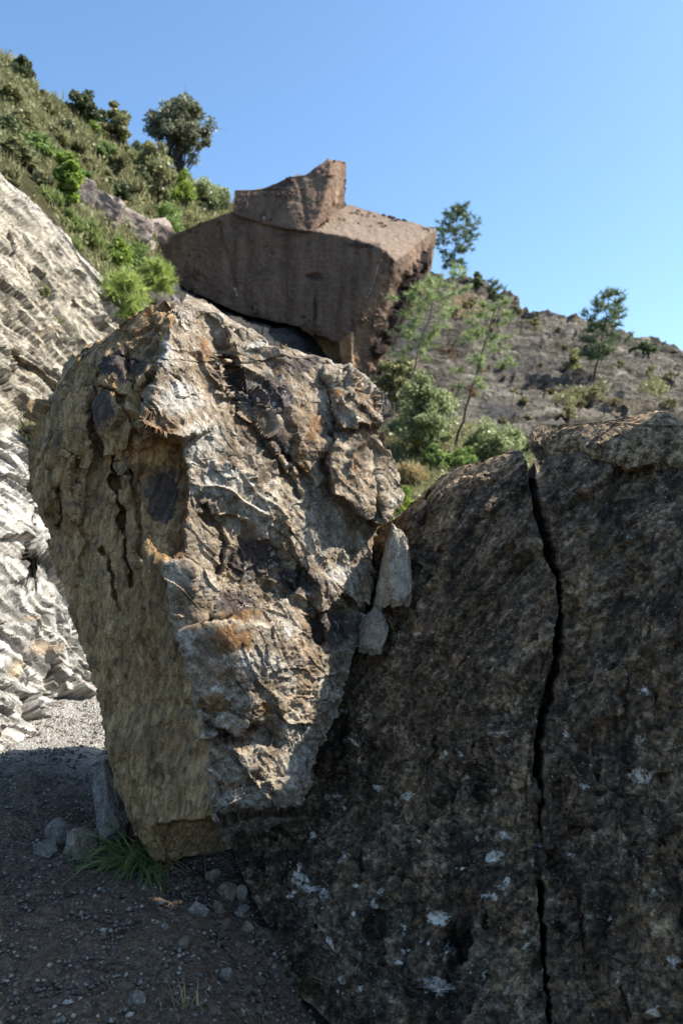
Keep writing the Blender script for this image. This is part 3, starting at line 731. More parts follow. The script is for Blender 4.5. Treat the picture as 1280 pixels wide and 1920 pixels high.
# ------------------------------------------------------------------ leaning boulder
bo = Relief(30, 540, 790, 1640, 2.0)
bo.wob = 1.5
OUT_L = [(338, 563), (290, 578), (232, 608), (190, 632), (152, 648), (120, 685), (98, 718), (72, 768), (63, 800), (62, 870), (70, 930), (82, 985), (95, 1040), (112, 1085), (130, 1140), (150, 1205), (170, 1275), (186, 1335), (200, 1400), (216, 1465), (236, 1520), (252, 1565), (272, 1598), (292, 1618)]
OUT_R = [(345, 563), (385, 574), (420, 592), (440, 603), (470, 622), (497, 648), (505, 656), (560, 664), (585, 676), (622, 679), (660, 695), (700, 724), (715, 752), (718, 795), (728, 830), (742, 868), (747, 905), (745, 940), (728, 962), (708, 985), (702, 1000), (697, 1060), (692, 1130), (672, 1195), (650, 1262), (622, 1340), (601, 1400), (583, 1465), (570, 1512), (550, 1530), (440, 1590), (330, 1612), (305, 1618)]
ridge = [(330, 578, 3.72), (318, 612, 3.60), (305, 690, 3.54), (270, 770, 3.46), (262, 800, 3.45), (330, 850, 3.50), (350, 900, 3.50), (345, 1000, 3.46), (308, 1055, 3.39), (325, 1150, 3.375), (335, 1190, 3.36), (365, 1310, 3.33), (385, 1400, 3.31), (400, 1540, 3.30)]
pts = [(338, 553, 4.0), (225, 598, 4.02), (143, 638, 4.05), (88, 710, 4.05), (50, 800, 4.04), (48, 880, 4.02), (68, 990, 3.95), (98, 1090, 3.88), (138, 1210, 3.80), (172, 1340, 3.72), (205, 1470, 3.64), (238, 1570, 3.60), (285, 1630, 3.62), (440, 1605, 3.66),
       (440, 596, 4.12), (510, 652, 4.15), (625, 670, 4.22), (712, 725, 4.28), (733, 800, 4.28), (762, 870, 4.33), (760, 950, 4.30), (720, 995, 4.22), (708, 1060, 4.16), (703, 1130, 4.10), (664, 1265, 3.92), (613, 1405, 3.72), (580, 1520, 3.57),
       (200, 690, 3.80), (140, 760, 3.80), (200, 850, 3.63), (115, 900, 3.76), (230, 1000, 3.55), (150, 1050, 3.68), (250, 1200, 3.50), (195, 1200, 3.60), (300, 1400, 3.41), (235, 1400, 3.52), (300, 1545, 3.40), (260, 1500, 3.48),
       (500, 800, 3.76), (600, 900, 3.95), (520, 1000, 3.74), (430, 900, 3.62), (560, 1150, 3.72), (480, 1250, 3.50), (570, 1300, 3.64), (480, 1450, 3.40), (650, 850, 4.05), (420, 700, 3.75), (640, 1060, 3.95)]
nb0 = len(pts)
pts += ridge
bo.ctrl(pts, [(nb0 + i, nb0 + i + 1) for i in range(len(ridge) - 1)])
bo.soft(2)
for p in ([(318, 612, -.02), (302, 690, -.07), (254, 797, -.13), (342, 824, -.11), (400, 800, -.02), (425, 730, 0), (380, 650, 0)],
          [(262, 835, .02), (335, 832, .09), (352, 890, .10), (346, 1030, .07), (312, 1052, .03), (275, 1000, .01)],
          [(330, 580, -.04), (395, 600, -.04), (425, 690, -.06), (440, 760, -.05), (400, 740, 0), (350, 640, 0)],
          [(440, 640, -.05), (497, 662, -.06), (560, 672, -.04), (600, 720, .0), (560, 780, .0), (470, 760, -.03)],
          [(605, 700, -.07), (700, 727, -.08), (722, 798, -.12), (640, 803, -.13), (612, 760, -.08)],
          [(622, 815, -.02), (722, 806, -.03), (750, 870, -.08), (750, 948, -.13), (716, 988, -.15), (652, 945, -.14), (615, 925, -.10)],
          [(440, 1040, .05), (470, 960, .0), (540, 1005, .03), (575, 1075, .10), (530, 1120, .09), (430, 1145, .10), (400, 1110, .08)],
          [(575, 1160, .05), (640, 1112, .10), (690, 1135, .10), (665, 1215, .06), (605, 1225, .05)],
          [(335, 1190, -.05), (430, 1168, -.09), (530, 1165, -.08), (565, 1215, -.05), (640, 1240, -.02), (600, 1400, 0), (570, 1512, 0), (400, 1540, 0), (385, 1400, 0)],
          [(378, 1345, .05), (440, 1374, .12), (518, 1348, .06), (502, 1395, .03), (460, 1425, .0), (400, 1402, .02)],
          [(308, 1058, -.03), (352, 1060, -.07), (430, 1095, -.05), (440, 1140, -.03), (380, 1165, -.05), (330, 1150, -.02)],
          [(380, 880, -.02), (440, 860, -.05), (520, 930, -.06), (560, 1000, -.05), (480, 960, .0), (400, 960, .0)],
          [(165, 690, -.04), (240, 640, -.06), (312, 618, -.03), (300, 690, -.02), (255, 745, -.06), (190, 725, -.07)],
          [(180, 760, -.05), (215, 740, -.07), (250, 800, -.07), (240, 850, -.06), (195, 860, -.03)],
          [(100, 740, -.03), (160, 700, -.03), (172, 850, -.05), (150, 1000, -.03), (110, 900, -.03)],
          [(262, 1050, -.03), (308, 1055, 0), (400, 1540, 0), (330, 1545, 0)],
          [(284, 1548, .03), (400, 1541, .28), (570, 1514, .26), (572, 1640, .28), (300, 1640, .10), (318, 1605, .08)],
          [(420, 1520, -.03), (480, 1470, -.03), (555, 1450, -.04), (570, 1508, -.05), (500, 1530, -.06)]):
    bo.patch([(x, y, d * 1.3) for x, y, d in p])
for ln, w, d in (([(212, 860), (222, 930), (235, 1010), (246, 1100)], 3.2, .12), ([(195, 1030), (212, 1080), (222, 1145)], 2.6, .08), ([(122, 915), (113, 990)], 4.5, .08), ([(145, 850), (152, 905)], 5, .06),
                 ([(182, 700), (176, 790), (188, 850)], 5, .09), ([(104, 735), (116, 800)], 7, .06), ([(236, 655), (250, 720), (283, 772)], 6, .08), ([(250, 880), (262, 1000), (266, 1045)], 3.5, .06), ([(150, 990), (165, 1030), (150, 1080)], 4, .05),
                 ([(396, 598), (420, 660), (432, 700), (441, 768)], 10, .13), ([(612, 715), (626, 790), (611, 860), (616, 930)], 7, .09), ([(692, 845), (700, 930), (712, 978)], 6, .07), ([(470, 790), (530, 850), (580, 905)], 6, .06),
                 ([(430, 770), (500, 840), (560, 930)], 5, .05), ([(380, 940), (420, 1020), (400, 1090)], 6, .06), ([(590, 1140), (600, 1200)], 5, .05), ([(500, 1100), (560, 1130), (640, 1150)], 6, .05), ([(345, 1320), (440, 1340), (520, 1380)], 5, .03), ([(230, 1200), (262, 1330), (300, 1460)], 10, .02), ([(180, 1180), (225, 1360)], 8, .02)):
    bo.groove(ln, w, d)
bo.bump(515, 1390, 14, 18, .05).bump(470, 1465, 18, 12, .05).bump(600, 1000, 20, 40, -.03)
bo.soft(1)
LEFTF = [(330, 560), (318, 612), (305, 690), (256, 797), (340, 826), (352, 890), (346, 1030), (308, 1055), (325, 1150), (335, 1190), (365, 1310), (385, 1400), (400, 1545), (450, 1640), (30, 1640), (30, 540)]
bo.mask('left', [LEFTF], (), 2)
bo.mask('rust', (), [(330, 1020, 20, 45), (345, 960, 12, 60), (265, 880, 25, 25, .8), (300, 800, 40, 10), (430, 1200, 60, 30, .9), (400, 1320, 40, 30, .8), (500, 1330, 60, 30, .6), (585, 800, 40, 60, .6), (560, 870, 30, 50, .6), (290, 1250, 20, 90, .7), (240, 960, 14, 60, .6), (390, 650, 20, 40, .8), (430, 1480, 40, 20, .7), (300, 1420, 20, 60, .5), (630, 740, 20, 15, .7), (450, 1150, 60, 20, .8), (660, 870, 20, 30, .6), (360, 1100, 20, 14, .5)])
bo.mask('pale', (), [(330, 750, 50, 35), (380, 830, 50, 50, .8), (420, 900, 60, 40, .7), (480, 950, 40, 25, .8), (310, 660, 12, 40), (640, 700, 25, 10, .8), (480, 650, 20, 12, .8), (540, 1180, 14, 22, .9), (500, 1250, 90, 40, .6), (560, 1420, 50, 80, .6), (450, 1500, 60, 25, .7), (350, 1210, 15, 30, .7), (640, 1080, 40, 40, .7), (700, 860, 12, 50, .6), (580, 1010, 60, 50, .5), (350, 585, 40, 14, .6), (540, 1125, 8, 10, .9), (460, 1240, 50, 30, .7)])
bo.mask('dark', (), [(300, 930, 35, 60), (480, 1050, 60, 45), (560, 1090, 50, 30, .8), (620, 1180, 50, 35), (440, 1130, 60, 25, .8), (500, 740, 60, 50, .8), (560, 690, 60, 25, .6), (520, 830, 60, 50, .6), (230, 690, 60, 35, .8), (180, 660, 50, 30, .5), (200, 760, 30, 60, .6), (450, 720, 25, 45, .9), (150, 950, 25, 50, .4), (420, 1380, 40, 15, .7), (120, 720, 30, 40, .4), (380, 700, 25, 15, .5)])

def boulder_disp(f, M, px, py):
    L = M['left']
    ax = (0.62, 0.1, -0.75); sx = (0.16, 0.05, 1.0)
    wv = fbm(f * 5, 3)[:, None]
    upper = sstep(-py, -1100, -860); low = sstep(py, 1190, 1260)
    front = 0.062 * facets(stretch(f, ax, 1.3, 2.6) + 0.10 * wv) * (1 - 0.45 * low) + 0.014 * facets(stretch(f, ax, 4.0, 8) + 0.10 * wv) + 0.0050 * facets(stretch(f, ax, 12, 24)) + 0.0035 * facets(f * 50)
    front += -0.034 * cracks(f, ax, 1.0, 4.0, 0.03) - 0.012 * cracks(f + 7, ax, 3, 10, 0.04) + 0.004 * fbm(f * 20, 4, 0.65) + low * 0.005 * fbm(f * 34, 3, 0.7)
    side = (0.012 + 0.045 * upper) * facets(stretch(f, sx, 1.3, 3.8) + 0.3 * wv) + (0.005 + 0.009 * upper) * facets(stretch(f, sx, 5, 12) + 0.3 * wv) + 0.004 * facets(stretch(f, sx, 12, 34))
    side += -0.030 * cracks(f, sx, 0.6, 5.5) * (0.3 + upper) - 0.010 * cracks(f + 7, sx, 2, 14, 0.05) + 0.005 * ridged(stretch(f, (0.35, 0.1, 0.9), 6, 34), 3, 0.6)
    stri = fbm(stretch(f, ax, 5, 42), 4, 0.7) * (1 - L) + fbm(stretch(f, (0.30, 0.1, 0.95), 5, 48), 4, 0.7) * L
    return 0.014 * fbm(f * 2.6, 3) + front * (1 - L) + side * L, {'stri': 0.5 + 0.5 * stri}

boulder = loft('boulder', bo, OUT_L, OUT_R, 564, 1616, 1.8, M_BOULDER, 1.25, boulder_disp, back_cols=60, nrm_smooth=24, edge_noise=(3, 4), sharp=30)
tag(boulder, 'huge tan and grey leaning boulder, sunlit on its right face, standing in the foreground', 'boulder')

# ------------------------------------------------------------------ fallen dam block
ruin = bpy.data.objects.new('concrete_ruin', None)
RUIN_O = W3(670, 712, 34.5); ruin.location = RUIN_O
link(ruin)
tag(ruin, 'massive brown concrete block tilted on the slope, with a smaller block on top', 'concrete block')
low = Relief(270, 370, 840, 730, 1.5)
low.wob = 0.35
lp = [(290, 475, 36.7), (360, 425, 36.3), (430, 395, 36.1), (545, 430, 35.0), (585, 432, 34.7), (640, 441, 34.1), (690, 455, 33.4), (722, 470, 33.0),
      (660, 625, 33.7), (635, 640, 34.1), (560, 610, 34.9), (450, 585, 35.9), (350, 540, 36.6), (310, 515, 36.8),
      (650, 384, 41.0), (820, 429, 37.5), (740, 490, 33.2), (810, 510, 37.2), (690, 716, 35.4), (672, 702, 34.8), (795, 560, 37.0), (746, 622, 36.4),
      (270, 475, 37), (270, 370, 38.5), (840, 370, 40), (840, 730, 38), (270, 730, 36), (600, 650, 34.9), (655, 692, 34.3), (600, 730, 35)]
E = [(0, 1), (1, 2), (2, 3), (3, 4), (4, 5), (5, 6), (6, 7), (7, 8), (8, 9), (9, 10), (10, 11), (11, 12), (12, 13), (13, 0), (4, 14), (7, 16), (16, 15), (16, 18), (8, 19), (9, 27), (8, 28)]
low.ctrl(lp, E)
low.patch([(612, 388, .5), (632, 380, .9), (648, 384, .9), (632, 394, .4)])
for p in ([(590, 628, .5), (635, 645, .9), (640, 690, 1.0), (600, 660, .6)], [(648, 622, -.2), (661, 624, -.2), (661, 692, -.1), (645, 690, .2)], [(630, 645, -.15), (636, 646, -.15), (650, 690, .1), (640, 690, .1)],
          [(612, 640, -.3), (618, 642, -.3), (636, 680, .0), (626, 678, .0)]): low.patch(p)
low.groove([(722, 470), (700, 530), (680, 580), (660, 626)], 3, .12).groove([(410, 420), (425, 480), (440, 540)], 4, .10).groove([(575, 520), (600, 518)], 3, .15).groove([(588, 540), (590, 600)], 3, .08)
low.soft(1)
low.mask('top', [[(585, 433), (650, 384), (822, 428), (742, 491), (722, 471), (690, 456), (640, 442)]], (), 1)
low.mask('honey', [[(762, 512), (803, 462), (792, 540), (740, 620), (695, 700), (690, 680), (725, 600)]], (), 5)
low.mask('dark', [[(760, 520), (815, 445), (805, 500), (760, 600), (705, 680), (690, 660), (730, 580)]], [(445, 415, 30, 30, .5), (590, 520, 40, 10, .6), (590, 580, 6, 40, .7), (680, 460, 60, 8, .6), (735, 510, 10, 40, .7), (330, 500, 30, 20, .3), (540, 440, 60, 10, .5)], 4)  # polygon: shade of the overhanging end face put into the colour
low.mask('tan', [[(585, 630), (635, 642), (662, 622), (664, 700), (645, 698), (595, 655)]], (), 1)
low.mask('white', (), [(690, 480, 3, 12, .0)], 0, [([(717, 478), (703, 520), (688, 560)], 2.2, .62), ([(440, 540), (446, 556)], 3, .7), ([(490, 408), (494, 418)], 3, .8)])
def conc_disp(f, M, px, py):
    d = 0.05 * fbm(f * 0.35, 3) + 0.035 * fbm(f * 2.2, 4, 0.65) - 0.10 * cracks(f, (0.1, 0.1, 1.0), 0.08, 0.5, 0.02)
    if 'honey' in M:
        f1, f2, cid = voronoi(stretch(f, (0.45, 0.3, 0.85), 1.3, 3.4) + 0.3 * fbm(f * 1.2, 2)[:, None])
        d = d + M['honey'] * (0.10 - 0.45 * sstep(f2 - f1, 0.05, 0.30) * (0.3 + cid))
    return d
def shifted(fn):
    return fn
def loft_child(name, rel, l, r, y0, y1, step, thick):
    o = loft(name, rel, l, r, y0, y1, step, M_CONC, thick, conc_disp, back_cols=30, nrm_smooth=3, edge_noise=(1.2, 0.6), sharp=35)
    o.parent = ruin; o.location = Vector(o.location) - Vector(RUIN_O)
    return o
lowL = [(640, 384), (600, 390), (445, 394), (425, 400), (360, 425), (325, 440), (300, 456), (289, 475), (298, 500), (312, 517), (350, 541), (450, 586), (560, 612), (588, 632), (610, 662), (650, 694), (682, 716)]
lowR = [(654, 384), (705, 398), (762, 414), (818, 429), (819, 440), (808, 510), (790, 562), (746, 622), (712, 680), (688, 716)]
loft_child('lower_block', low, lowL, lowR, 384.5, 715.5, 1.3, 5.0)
upb = Relief(415, 285, 670, 445, 1.2)
upb.wob = 0.35
upb.ctrl([(440, 355, 36.5), (430, 400, 36.0), (545, 431, 34.8), (583, 435, 34.5), (648, 385, 37.0), (620, 301, 35.6), (649, 305, 37.2), (487, 355, 36.0), (540, 330, 35.6), (600, 400, 34.9), (618, 340, 35.3), (415, 285, 38.4), (670, 285, 38.4), (670, 445, 37.6), (415, 445, 37.2), (635, 330, 36.2), (630, 380, 36.0)])
upb.soft(2)
upb.groove([(490, 408), (498, 370)], 3, .08).groove([(560, 340), (575, 420)], 5, .06)
upb.mask('top', (), [(640, 350, 8, 40, .4)]).mask('dark', (), [(540, 345, 30, 14, .6), (520, 395, 50, 20, .35)]).mask('tan', (), [(632, 365, 5, 30, .4)]).mask('white', (), [(495, 410, 4, 6, .8), (470, 357, 20, 2, .5)])
upL = [(614, 301), (596, 312), (572, 328), (540, 332), (522, 342), (488, 354), (470, 355.5), (441, 357), (437, 394), (432, 398), (455, 408), (500, 422), (545, 431), (560, 434)]
upR = [(632, 301), (648, 306), (648, 330), (646, 385), (620, 405), (598, 422), (584, 434)]
upL = sorted(upL, key=lambda p: p[1])
loft_child('upper_block', upb, upL, upR, 301.5, 433.5, 1.1, 3.2)

# ------------------------------------------------------------------ loose stones
import bmesh
_bm = bmesh.new(); bmesh.ops.create_icosphere(_bm, subdivisions=4, radius=1.0)
ICO4 = (np.array([v.co[:] for v in _bm.verts]), np.array([[v.index for v in f.verts] for f in _bm.faces])); _bm.free()
_bm = bmesh.new(); bmesh.ops.create_icosphere(_bm, subdivisions=5, radius=1.0)
ICO5 = (np.array([v.co[:] for v in _bm.verts]), np.array([[v.index for v in f.verts] for f in _bm.faces])); _bm.free()
_bm = bmesh.new(); bmesh.ops.create_icosphere(_bm, subdivisions=2, radius=1.0)
ICO2 = (np.array([v.co[:] for v in _bm.verts]), np.array([[v.index for v in f.verts] for f in _bm.faces])); _bm.free()

def stone_shape(ico, seed, planes=11, rough=0.05, cubic=0.0):
    r = np.random.default_rng(seed)
    d = ico[0] / np.linalg.norm(ico[0], axis=1)[:, None]
    n = r.normal(size=(planes, 3))
    if cubic: n = np.concatenate([n, np.array([[1, 0, 0], [-1, 0, 0], [0, 1, 0], [0, -1, 0], [0, 0, 1], [0, 0, -1]]) + r.normal(size=(6, 3)) * 0.12])
    n /= np.linalg.norm(n, axis=1)[:, None]
    h = r.uniform(0.68, 1.0, len(n))
    if cubic: h[:planes] = r.uniform(0.95, 1.25, planes); h[planes:] = r.uniform(0.8, 0.95, 6)
    rad = np.min(np.where(d @ n.T > 0.05, h[None] / np.maximum(d @ n.T, 0.05), 9), axis=1)
    rad = np.minimum(rad, 1.35)
    df = d.astype(np.float32)
    rad = rad * (1 + rough * fbm(df * 2.2 + seed, 4, 0.55) + rough * (1.6 * facets(df * 2.6 + seed) + 0.5 * facets(df * 7 + seed)))
    return d * rad[:, None]

def rotm(rx, ry, rz):
    from mathutils import Euler
    return np.array(Euler((rx, ry, rz)).to_matrix())

def stone(name, label, cat, centre, size, rot, mat, seed, ico=ICO4, planes=11, rough=0.05, cubic=0.0, group=None):
    V = stone_shape(ico, seed, planes, rough, cubic) * np.array(size)[None] @ rotm(*rot).T + np.array(centre)[None]
    o = mesh_obj(name, V, None, mat, None, None, ico[1], smooth=True)
    if hasattr(o.data, 'set_sharp_from_angle'): o.data.set_sharp_from_angle(angle=math.radians(32))
    return tag(o, label, cat, group)

def px_size(w, h, Y): return (w * K * Y / 2, h * K * Y / 2)

# stones wedged between the boulder and the split rock
Y = 3.99
w, h = px_size(62, 150, Y)
stone('wedged_stone', 'pale wedged stone, upper and larger of two in the gap beside the boulder', 'stone', W3(737, 1072, Y), (w * .72, 0.13, h * 1.0), (0.1, 0.22, 0.5), M_STONE_P, 26, ICO5, 11, 0.07)
Y = 3.95
w, h = px_size(44, 110, Y)
stone('wedged_stone', 'small pale wedged stone, lower of two in the gap beside the boulder', 'stone', W3(704, 1188, Y), (w * .52, 0.08, h * .9), (0.0, 0.36, 0.6), M_STONE_P, 37, ICO5, 11, 0.07)
# stones behind the boulder's foot
_gx, _gy = np.meshgrid(np.linspace(-3, 2, 201), np.linspace(1.5, 8, 261)); _gz = ground_h(_gx, _gy)
def on_ground(px, py):
    Y = CAM_H / ((py - 960) * K)
    for _ in range(6):
        x = (px - 640) * K * Y
        z = _gz[int(np.clip((Y - 1.5) / 0.025, 0, 260)), int(np.clip((x + 3) / 0.025, 0, 200))]
        Y = (CAM_H - z) / ((py - 960) * K)
    return np.array([(px - 640) * K * Y, Y, CAM_H - (py - 960) * K * Y])
g0 = on_ground(212, 1590)
stone('upright_stone', 'upright grey stone leaning behind the foot of the boulder', 'stone', g0 + np.array([0.0, 0.03, 0.15]), (0.085, 0.12, 0.20), (0.05, -0.12, 0.5), M_STONE, 41, ICO5, 9, 0.06)
g1 = on_ground(146, 1600)
stone('rock', 'broken grey stone with tan split face on the shaded gravel', 'stone', g1 + np.array([0, 0, 0.035]), (0.07, 0.075, 0.085), (0.3, 0.2, 0.4), M_STONE_T, 52, ICO4, 9, 0.05)
g2 = on_ground(117, 1568)
stone('rock', 'low grey stone behind the tan split one on the gravel', 'stone', g2 + np.array([0, 0, 0.02]), (0.055, 0.06, 0.055), (0.1, 0.2, 1.4), M_STONE, 53, ICO4, 9, 0.05)
g3 = on_ground(88, 1600)
stone('rock', 'dark bluish stone, leftmost of the cluster on the shaded gravel', 'stone', g3 + np.array([0, 0, 0.015]), (0.05, 0.05, 0.05), (0.4, 0.0, 0.4), M_STONE, 57, ICO4, 9, 0.05)
# stones on the earth below the boulder
big_st = [(370, 1703, 34, 30, 'roundish pale stone lying alone below the boulder', M_STONE), (427, 1670, 44, 28, 'flat tan stone, largest on the earth below the boulder', M_STONE_T), (408, 1700, 22, 24, 'tan stone touching the flat tan stone below the boulder', M_STONE_T),
          (450, 1708, 30, 18, 'long tilted stone right of the flat tan stone', M_STONE), (464, 1738, 20, 24, 'tan stone at the foot of the lichened slab', M_STONE_T), (422, 1825, 20, 32, 'upright pale oval stone on dark gravel near the bottom', M_STONE),
          (398, 1640, 26, 26, 'brown stone in the shadow right under the boulder', M_STONE_T), (452, 1675, 18, 30, 'narrow brown stone between flat stone and slab', M_STONE_T), (310, 1738, 16, 12, 'small grey stone right of the grass tuft', M_STONE), (262, 1868, 30, 24, 'grey stone half sunk in gravel near the bottom edge', M_STONE)]
for k, (px, py, w, h, lb, m) in enumerate(big_st):
    c = on_ground(px, py + h * 0.35); s = K * c[1] / 2
    stone('stone', lb, 'stone', c + np.array([0, 0, h * s * 0.55]), (w * s, (w + h) * 0.45 * s, h * s * 0.85), (0.2 * math.sin(k * 3), 0.25 * math.sin(k * 5), k * 1.3), m, 100 + k, ICO4, 9, 0.05)
PEB = []
for k in range(6):
    V = stone_shape(ICO2, 200 + k, 8, 0.04) * np.array([1, 0.8 + 0.1 * (k % 3), 0.6])
    me = bpy.data.meshes.new('pebble'); me.from_pydata(V.tolist(), [], ICO2[1].tolist()); me.materials.append(M_STONE if k % 2 else M_STONE_T); PEB.append(me)
r = np.random.default_rng(77)
n = 0
while n < 230:
    t = r.random()
    if t < 0.62: px, py = r.uniform(330, 590), r.uniform(1640, 1900)
    elif t < 0.8: px, py = r.uniform(30, 330), r.uniform(1500, 1900)
    else: px, py = r.normal(440, 45), r.normal(1730, 60)
    if py < 1620 + max(0, px - 430) * 0.9 or py > 1910: continue
    if px > 470 + (py - 1680) * 0.55: continue
    c = on_ground(px, py); s = (6 + 14 * r.random() ** 2.2) * K * c[1] / 2 * (0.75 if px < 330 else 1.0)
    o = bpy.data.objects.new('pebble', PEB[r.integers(6)]); o.location = c + np.array([0, 0, 0.25 * s]); o.scale = (s, s, s)
    o.rotation_euler = (r.uniform(-.4, .4), r.uniform(-.4, .4), r.uniform(0, 6.28)); link(o)
    tone = 'grey' if o.data.materials[0] == M_STONE else 'tan'
    where = 'on the gravel left of the grass tuft' if px < 230 else ('on the bare earth near the bottom edge' if py > 1800 else ('on the earth under the boulder' if px < 400 else 'near the foot of the lichened slab'))
    tag(o, 'small %s pebble lying %s' % (tone, where), 'pebble', '%s pebbles %s' % (tone, where)); n += 1
def gravel():
    r = np.random.default_rng(5); base = ICO2[0]
    oct_v = np.array([[1, 0, 0], [-1, 0, 0], [0, 1, 0], [0, -1, 0], [0, 0, 1], [0, 0, -1]], float)
    oct_f = np.array([[0, 2, 4], [2, 1, 4], [1, 3, 4], [3, 0, 4], [2, 0, 5], [1, 2, 5], [3, 1, 5], [0, 3, 5]])
    N = 48000
    y = r.uniform(2.1, 6.6, N); x = r.uniform(-2.9, 0.35, N); z = ground_h(x, y)
    s = 0.003 + 0.012 * r.random(N) ** 3
    V = oct_v[None] * (s[:, None, None] * r.uniform(0.6, 1.3, (N, 6, 1))); a = r.uniform(0, 6.28, N)
    ca, sa = np.cos(a)[:, None], np.sin(a)[:, None]
    X = V[..., 0] * ca - V[..., 1] * sa; Yv = V[..., 0] * sa + V[..., 1] * ca
    V = np.stack([X + x[:, None], Yv + y[:, None], V[..., 2] * 0.7 + (z + s * 0.3)[:, None]], -1).reshape(-1, 3)
    F = (oct_f[None] + (np.arange(N) * 6)[:, None, None]).reshape(-1, 3)
    g = NT('gravel_grains'); c = g.coord(); v = g.attr('v')
    col = g.ramp(v, [(0.0, (0.05, 0.04, 0.034)), (0.7, (0.17, 0.145, 0.115)), (1.0, (0.34, 0.30, 0.25))])
    o = mesh_obj('gravel', V, None, g.done(col, 0.9), None, {'v': np.repeat(r.random(N), 6)}, F, smooth=False)
    tag(o, 'loose gravel scattered on the path', 'gravel', kind='stuff')
gravel()
# unseen tall rock, added right of the view only to shade the foreground
tall = stone('boulder', 'added tall rock out of view on the right, shading the foreground', 'boulder', (3.6, 2.5, 2.2), (1.0, 1.25, 3.6), (0.0, 0.06, 0.05), M_SLAB, 901, ICO5, 6, 0.05, 1.0)
_tv = np.array([v.co[:] for v in tall.data.vertices]) + np.array(tall.location)[None]
_sel = _tv[(_tv[:, 2] > 2.6) & (_tv[:, 2] < 4.6)]
tall.location.y += 3.755 - _sel[:, 1].max()
# fallen blocks on the left slope
for k, (px, py, w, h, lb) in enumerate([(152, 388, 46, 52, 'pinkish fallen block behind the leafy green climber, uppermost of the fallen blocks'), (188, 412, 58, 40, 'long tilted pinkish fallen block below the uppermost one'),
        (233, 440, 66, 38, 'broad pinkish fallen block in the middle of the row on the slope'), (288, 458, 54, 42, 'angular fallen block touching the tip of the concrete ruin'), (262, 470, 40, 24, 'small fallen block under the row beside the concrete ruin')]):
    c = on_hill(px, py); s = K * c[1] / 2
    stone('fallen_block', lb, 'block', c + np.array([0, 0.0, h * s * 1.0]), (w * s * 1.15, w * s * 0.9, h * s * 1.25), (0.25, [0.1, 0.5, 0.25, -0.3, 0.2][k], [0.5, 0.3, 0.8, 0.6, 0.2][k]), M_FALLEN, 300 + k, ICO4, 6, 0.05, 1.0)

# ------------------------------------------------------------------ plants
def leaf_material(name, dark, mid, light, trans=0.35, gloss=0.45):
    g = NT(name); v = g.attr('v')
    col = g.ramp(v, [(0.05, dark), (0.5, mid), (0.95, light)])
    g.done(col, gloss, None, 0.35)
    tr = g.n.new('ShaderNodeBsdfTranslucent'); g.l.new(g.mix(0.5, col, light), tr.inputs[0])
    mx = g.n.new('ShaderNodeMixShader'); mx.inputs[0].default_value = trans
    g.l.new(g.bsdf.outputs[0], mx.inputs[1]); g.l.new(tr.outputs[0], mx.inputs[2]); g.l.new(mx.outputs[0], g.out.inputs[0])
    return g.mat
LEAF = {
 'oak': leaf_material('evergreen_oak_leaves', (0.040, 0.052, 0.023), (0.138, 0.149, 0.081), (0.345, 0.345, 0.218)),
 'dark': leaf_material('dark_evergreen_leaves', (0.031, 0.046, 0.021), (0.088, 0.109, 0.046), (0.211, 0.229, 0.105)),
 'olive': leaf_material('olive_scrub_leaves', (0.068, 0.076, 0.027), (0.203, 0.211, 0.085), (0.439, 0.423, 0.203)),
 'bright': leaf_material('bright_green_leaves', (0.054, 0.101, 0.018), (0.171, 0.265, 0.047), (0.435, 0.528, 0.109), 0.45),
 'fresh': leaf_material('fresh_green_leaves', (0.059, 0.107, 0.028), (0.157, 0.245, 0.062), (0.373, 0.470, 0.157), 0.4),
 'glossy': leaf_material('glossy_shrub_leaves', (0.067, 0.094, 0.034), (0.215, 0.255, 0.101), (0.564, 0.591, 0.323), 0.4, 0.3),
 'pine': leaf_material('pine_needles', (0.065, 0.105, 0.040), (0.227, 0.308, 0.114), (0.552, 0.617, 0.277), 0.35),
 'pine_far': leaf_material('distant_pine_needles', (0.036, 0.066, 0.032), (0.100, 0.155, 0.063), (0.255, 0.311, 0.146), 0.3),
 'young': leaf_material('young_pine_needles', (0.098, 0.146, 0.033), (0.276, 0.381, 0.081), (0.585, 0.620, 0.211), 0.4),
 'straw': leaf_material('dry_grass', (0.162, 0.115, 0.047), (0.378, 0.284, 0.121), (0.648, 0.527, 0.270), 0.3, 0.7),
 'broom': leaf_material('broom_stems', (0.075, 0.081, 0.030), (0.223, 0.223, 0.097), (0.446, 0.408, 0.208), 0.3, 0.7),
 'yellow': leaf_material('yellow_scrub', (0.07, 0.065, 0.025), (0.20, 0.175, 0.07), (0.36, 0.31, 0.15), 0.3),
 'grass': leaf_material('grass_blades', (0.075, 0.111, 0.030), (0.194, 0.253, 0.075), (0.386, 0.416, 0.149), 0.4),
 'rustneedle': leaf_material('dead_needles', (0.09, 0.05, 0.03), (0.24, 0.14, 0.08), (0.40, 0.27, 0.16), 0.3),
}
def bark(name, a, b):
    g = NT(name); c = g.coord((1, 1, 0.3)); f = g.noise(c, 14, 6, 0.7)
    return g.done(g.ramp(f, [(0.3, a), (0.7, b)]), 0.9, g.bump(f, 0.6, 0.03), 0.1)
BARK_D = bark('dark_bark', (0.03, 0.025, 0.022), (0.11, 0.09, 0.075)); BARK_L = bark('pine_bark', (0.11, 0.085, 0.06), (0.33, 0.27, 0.20))

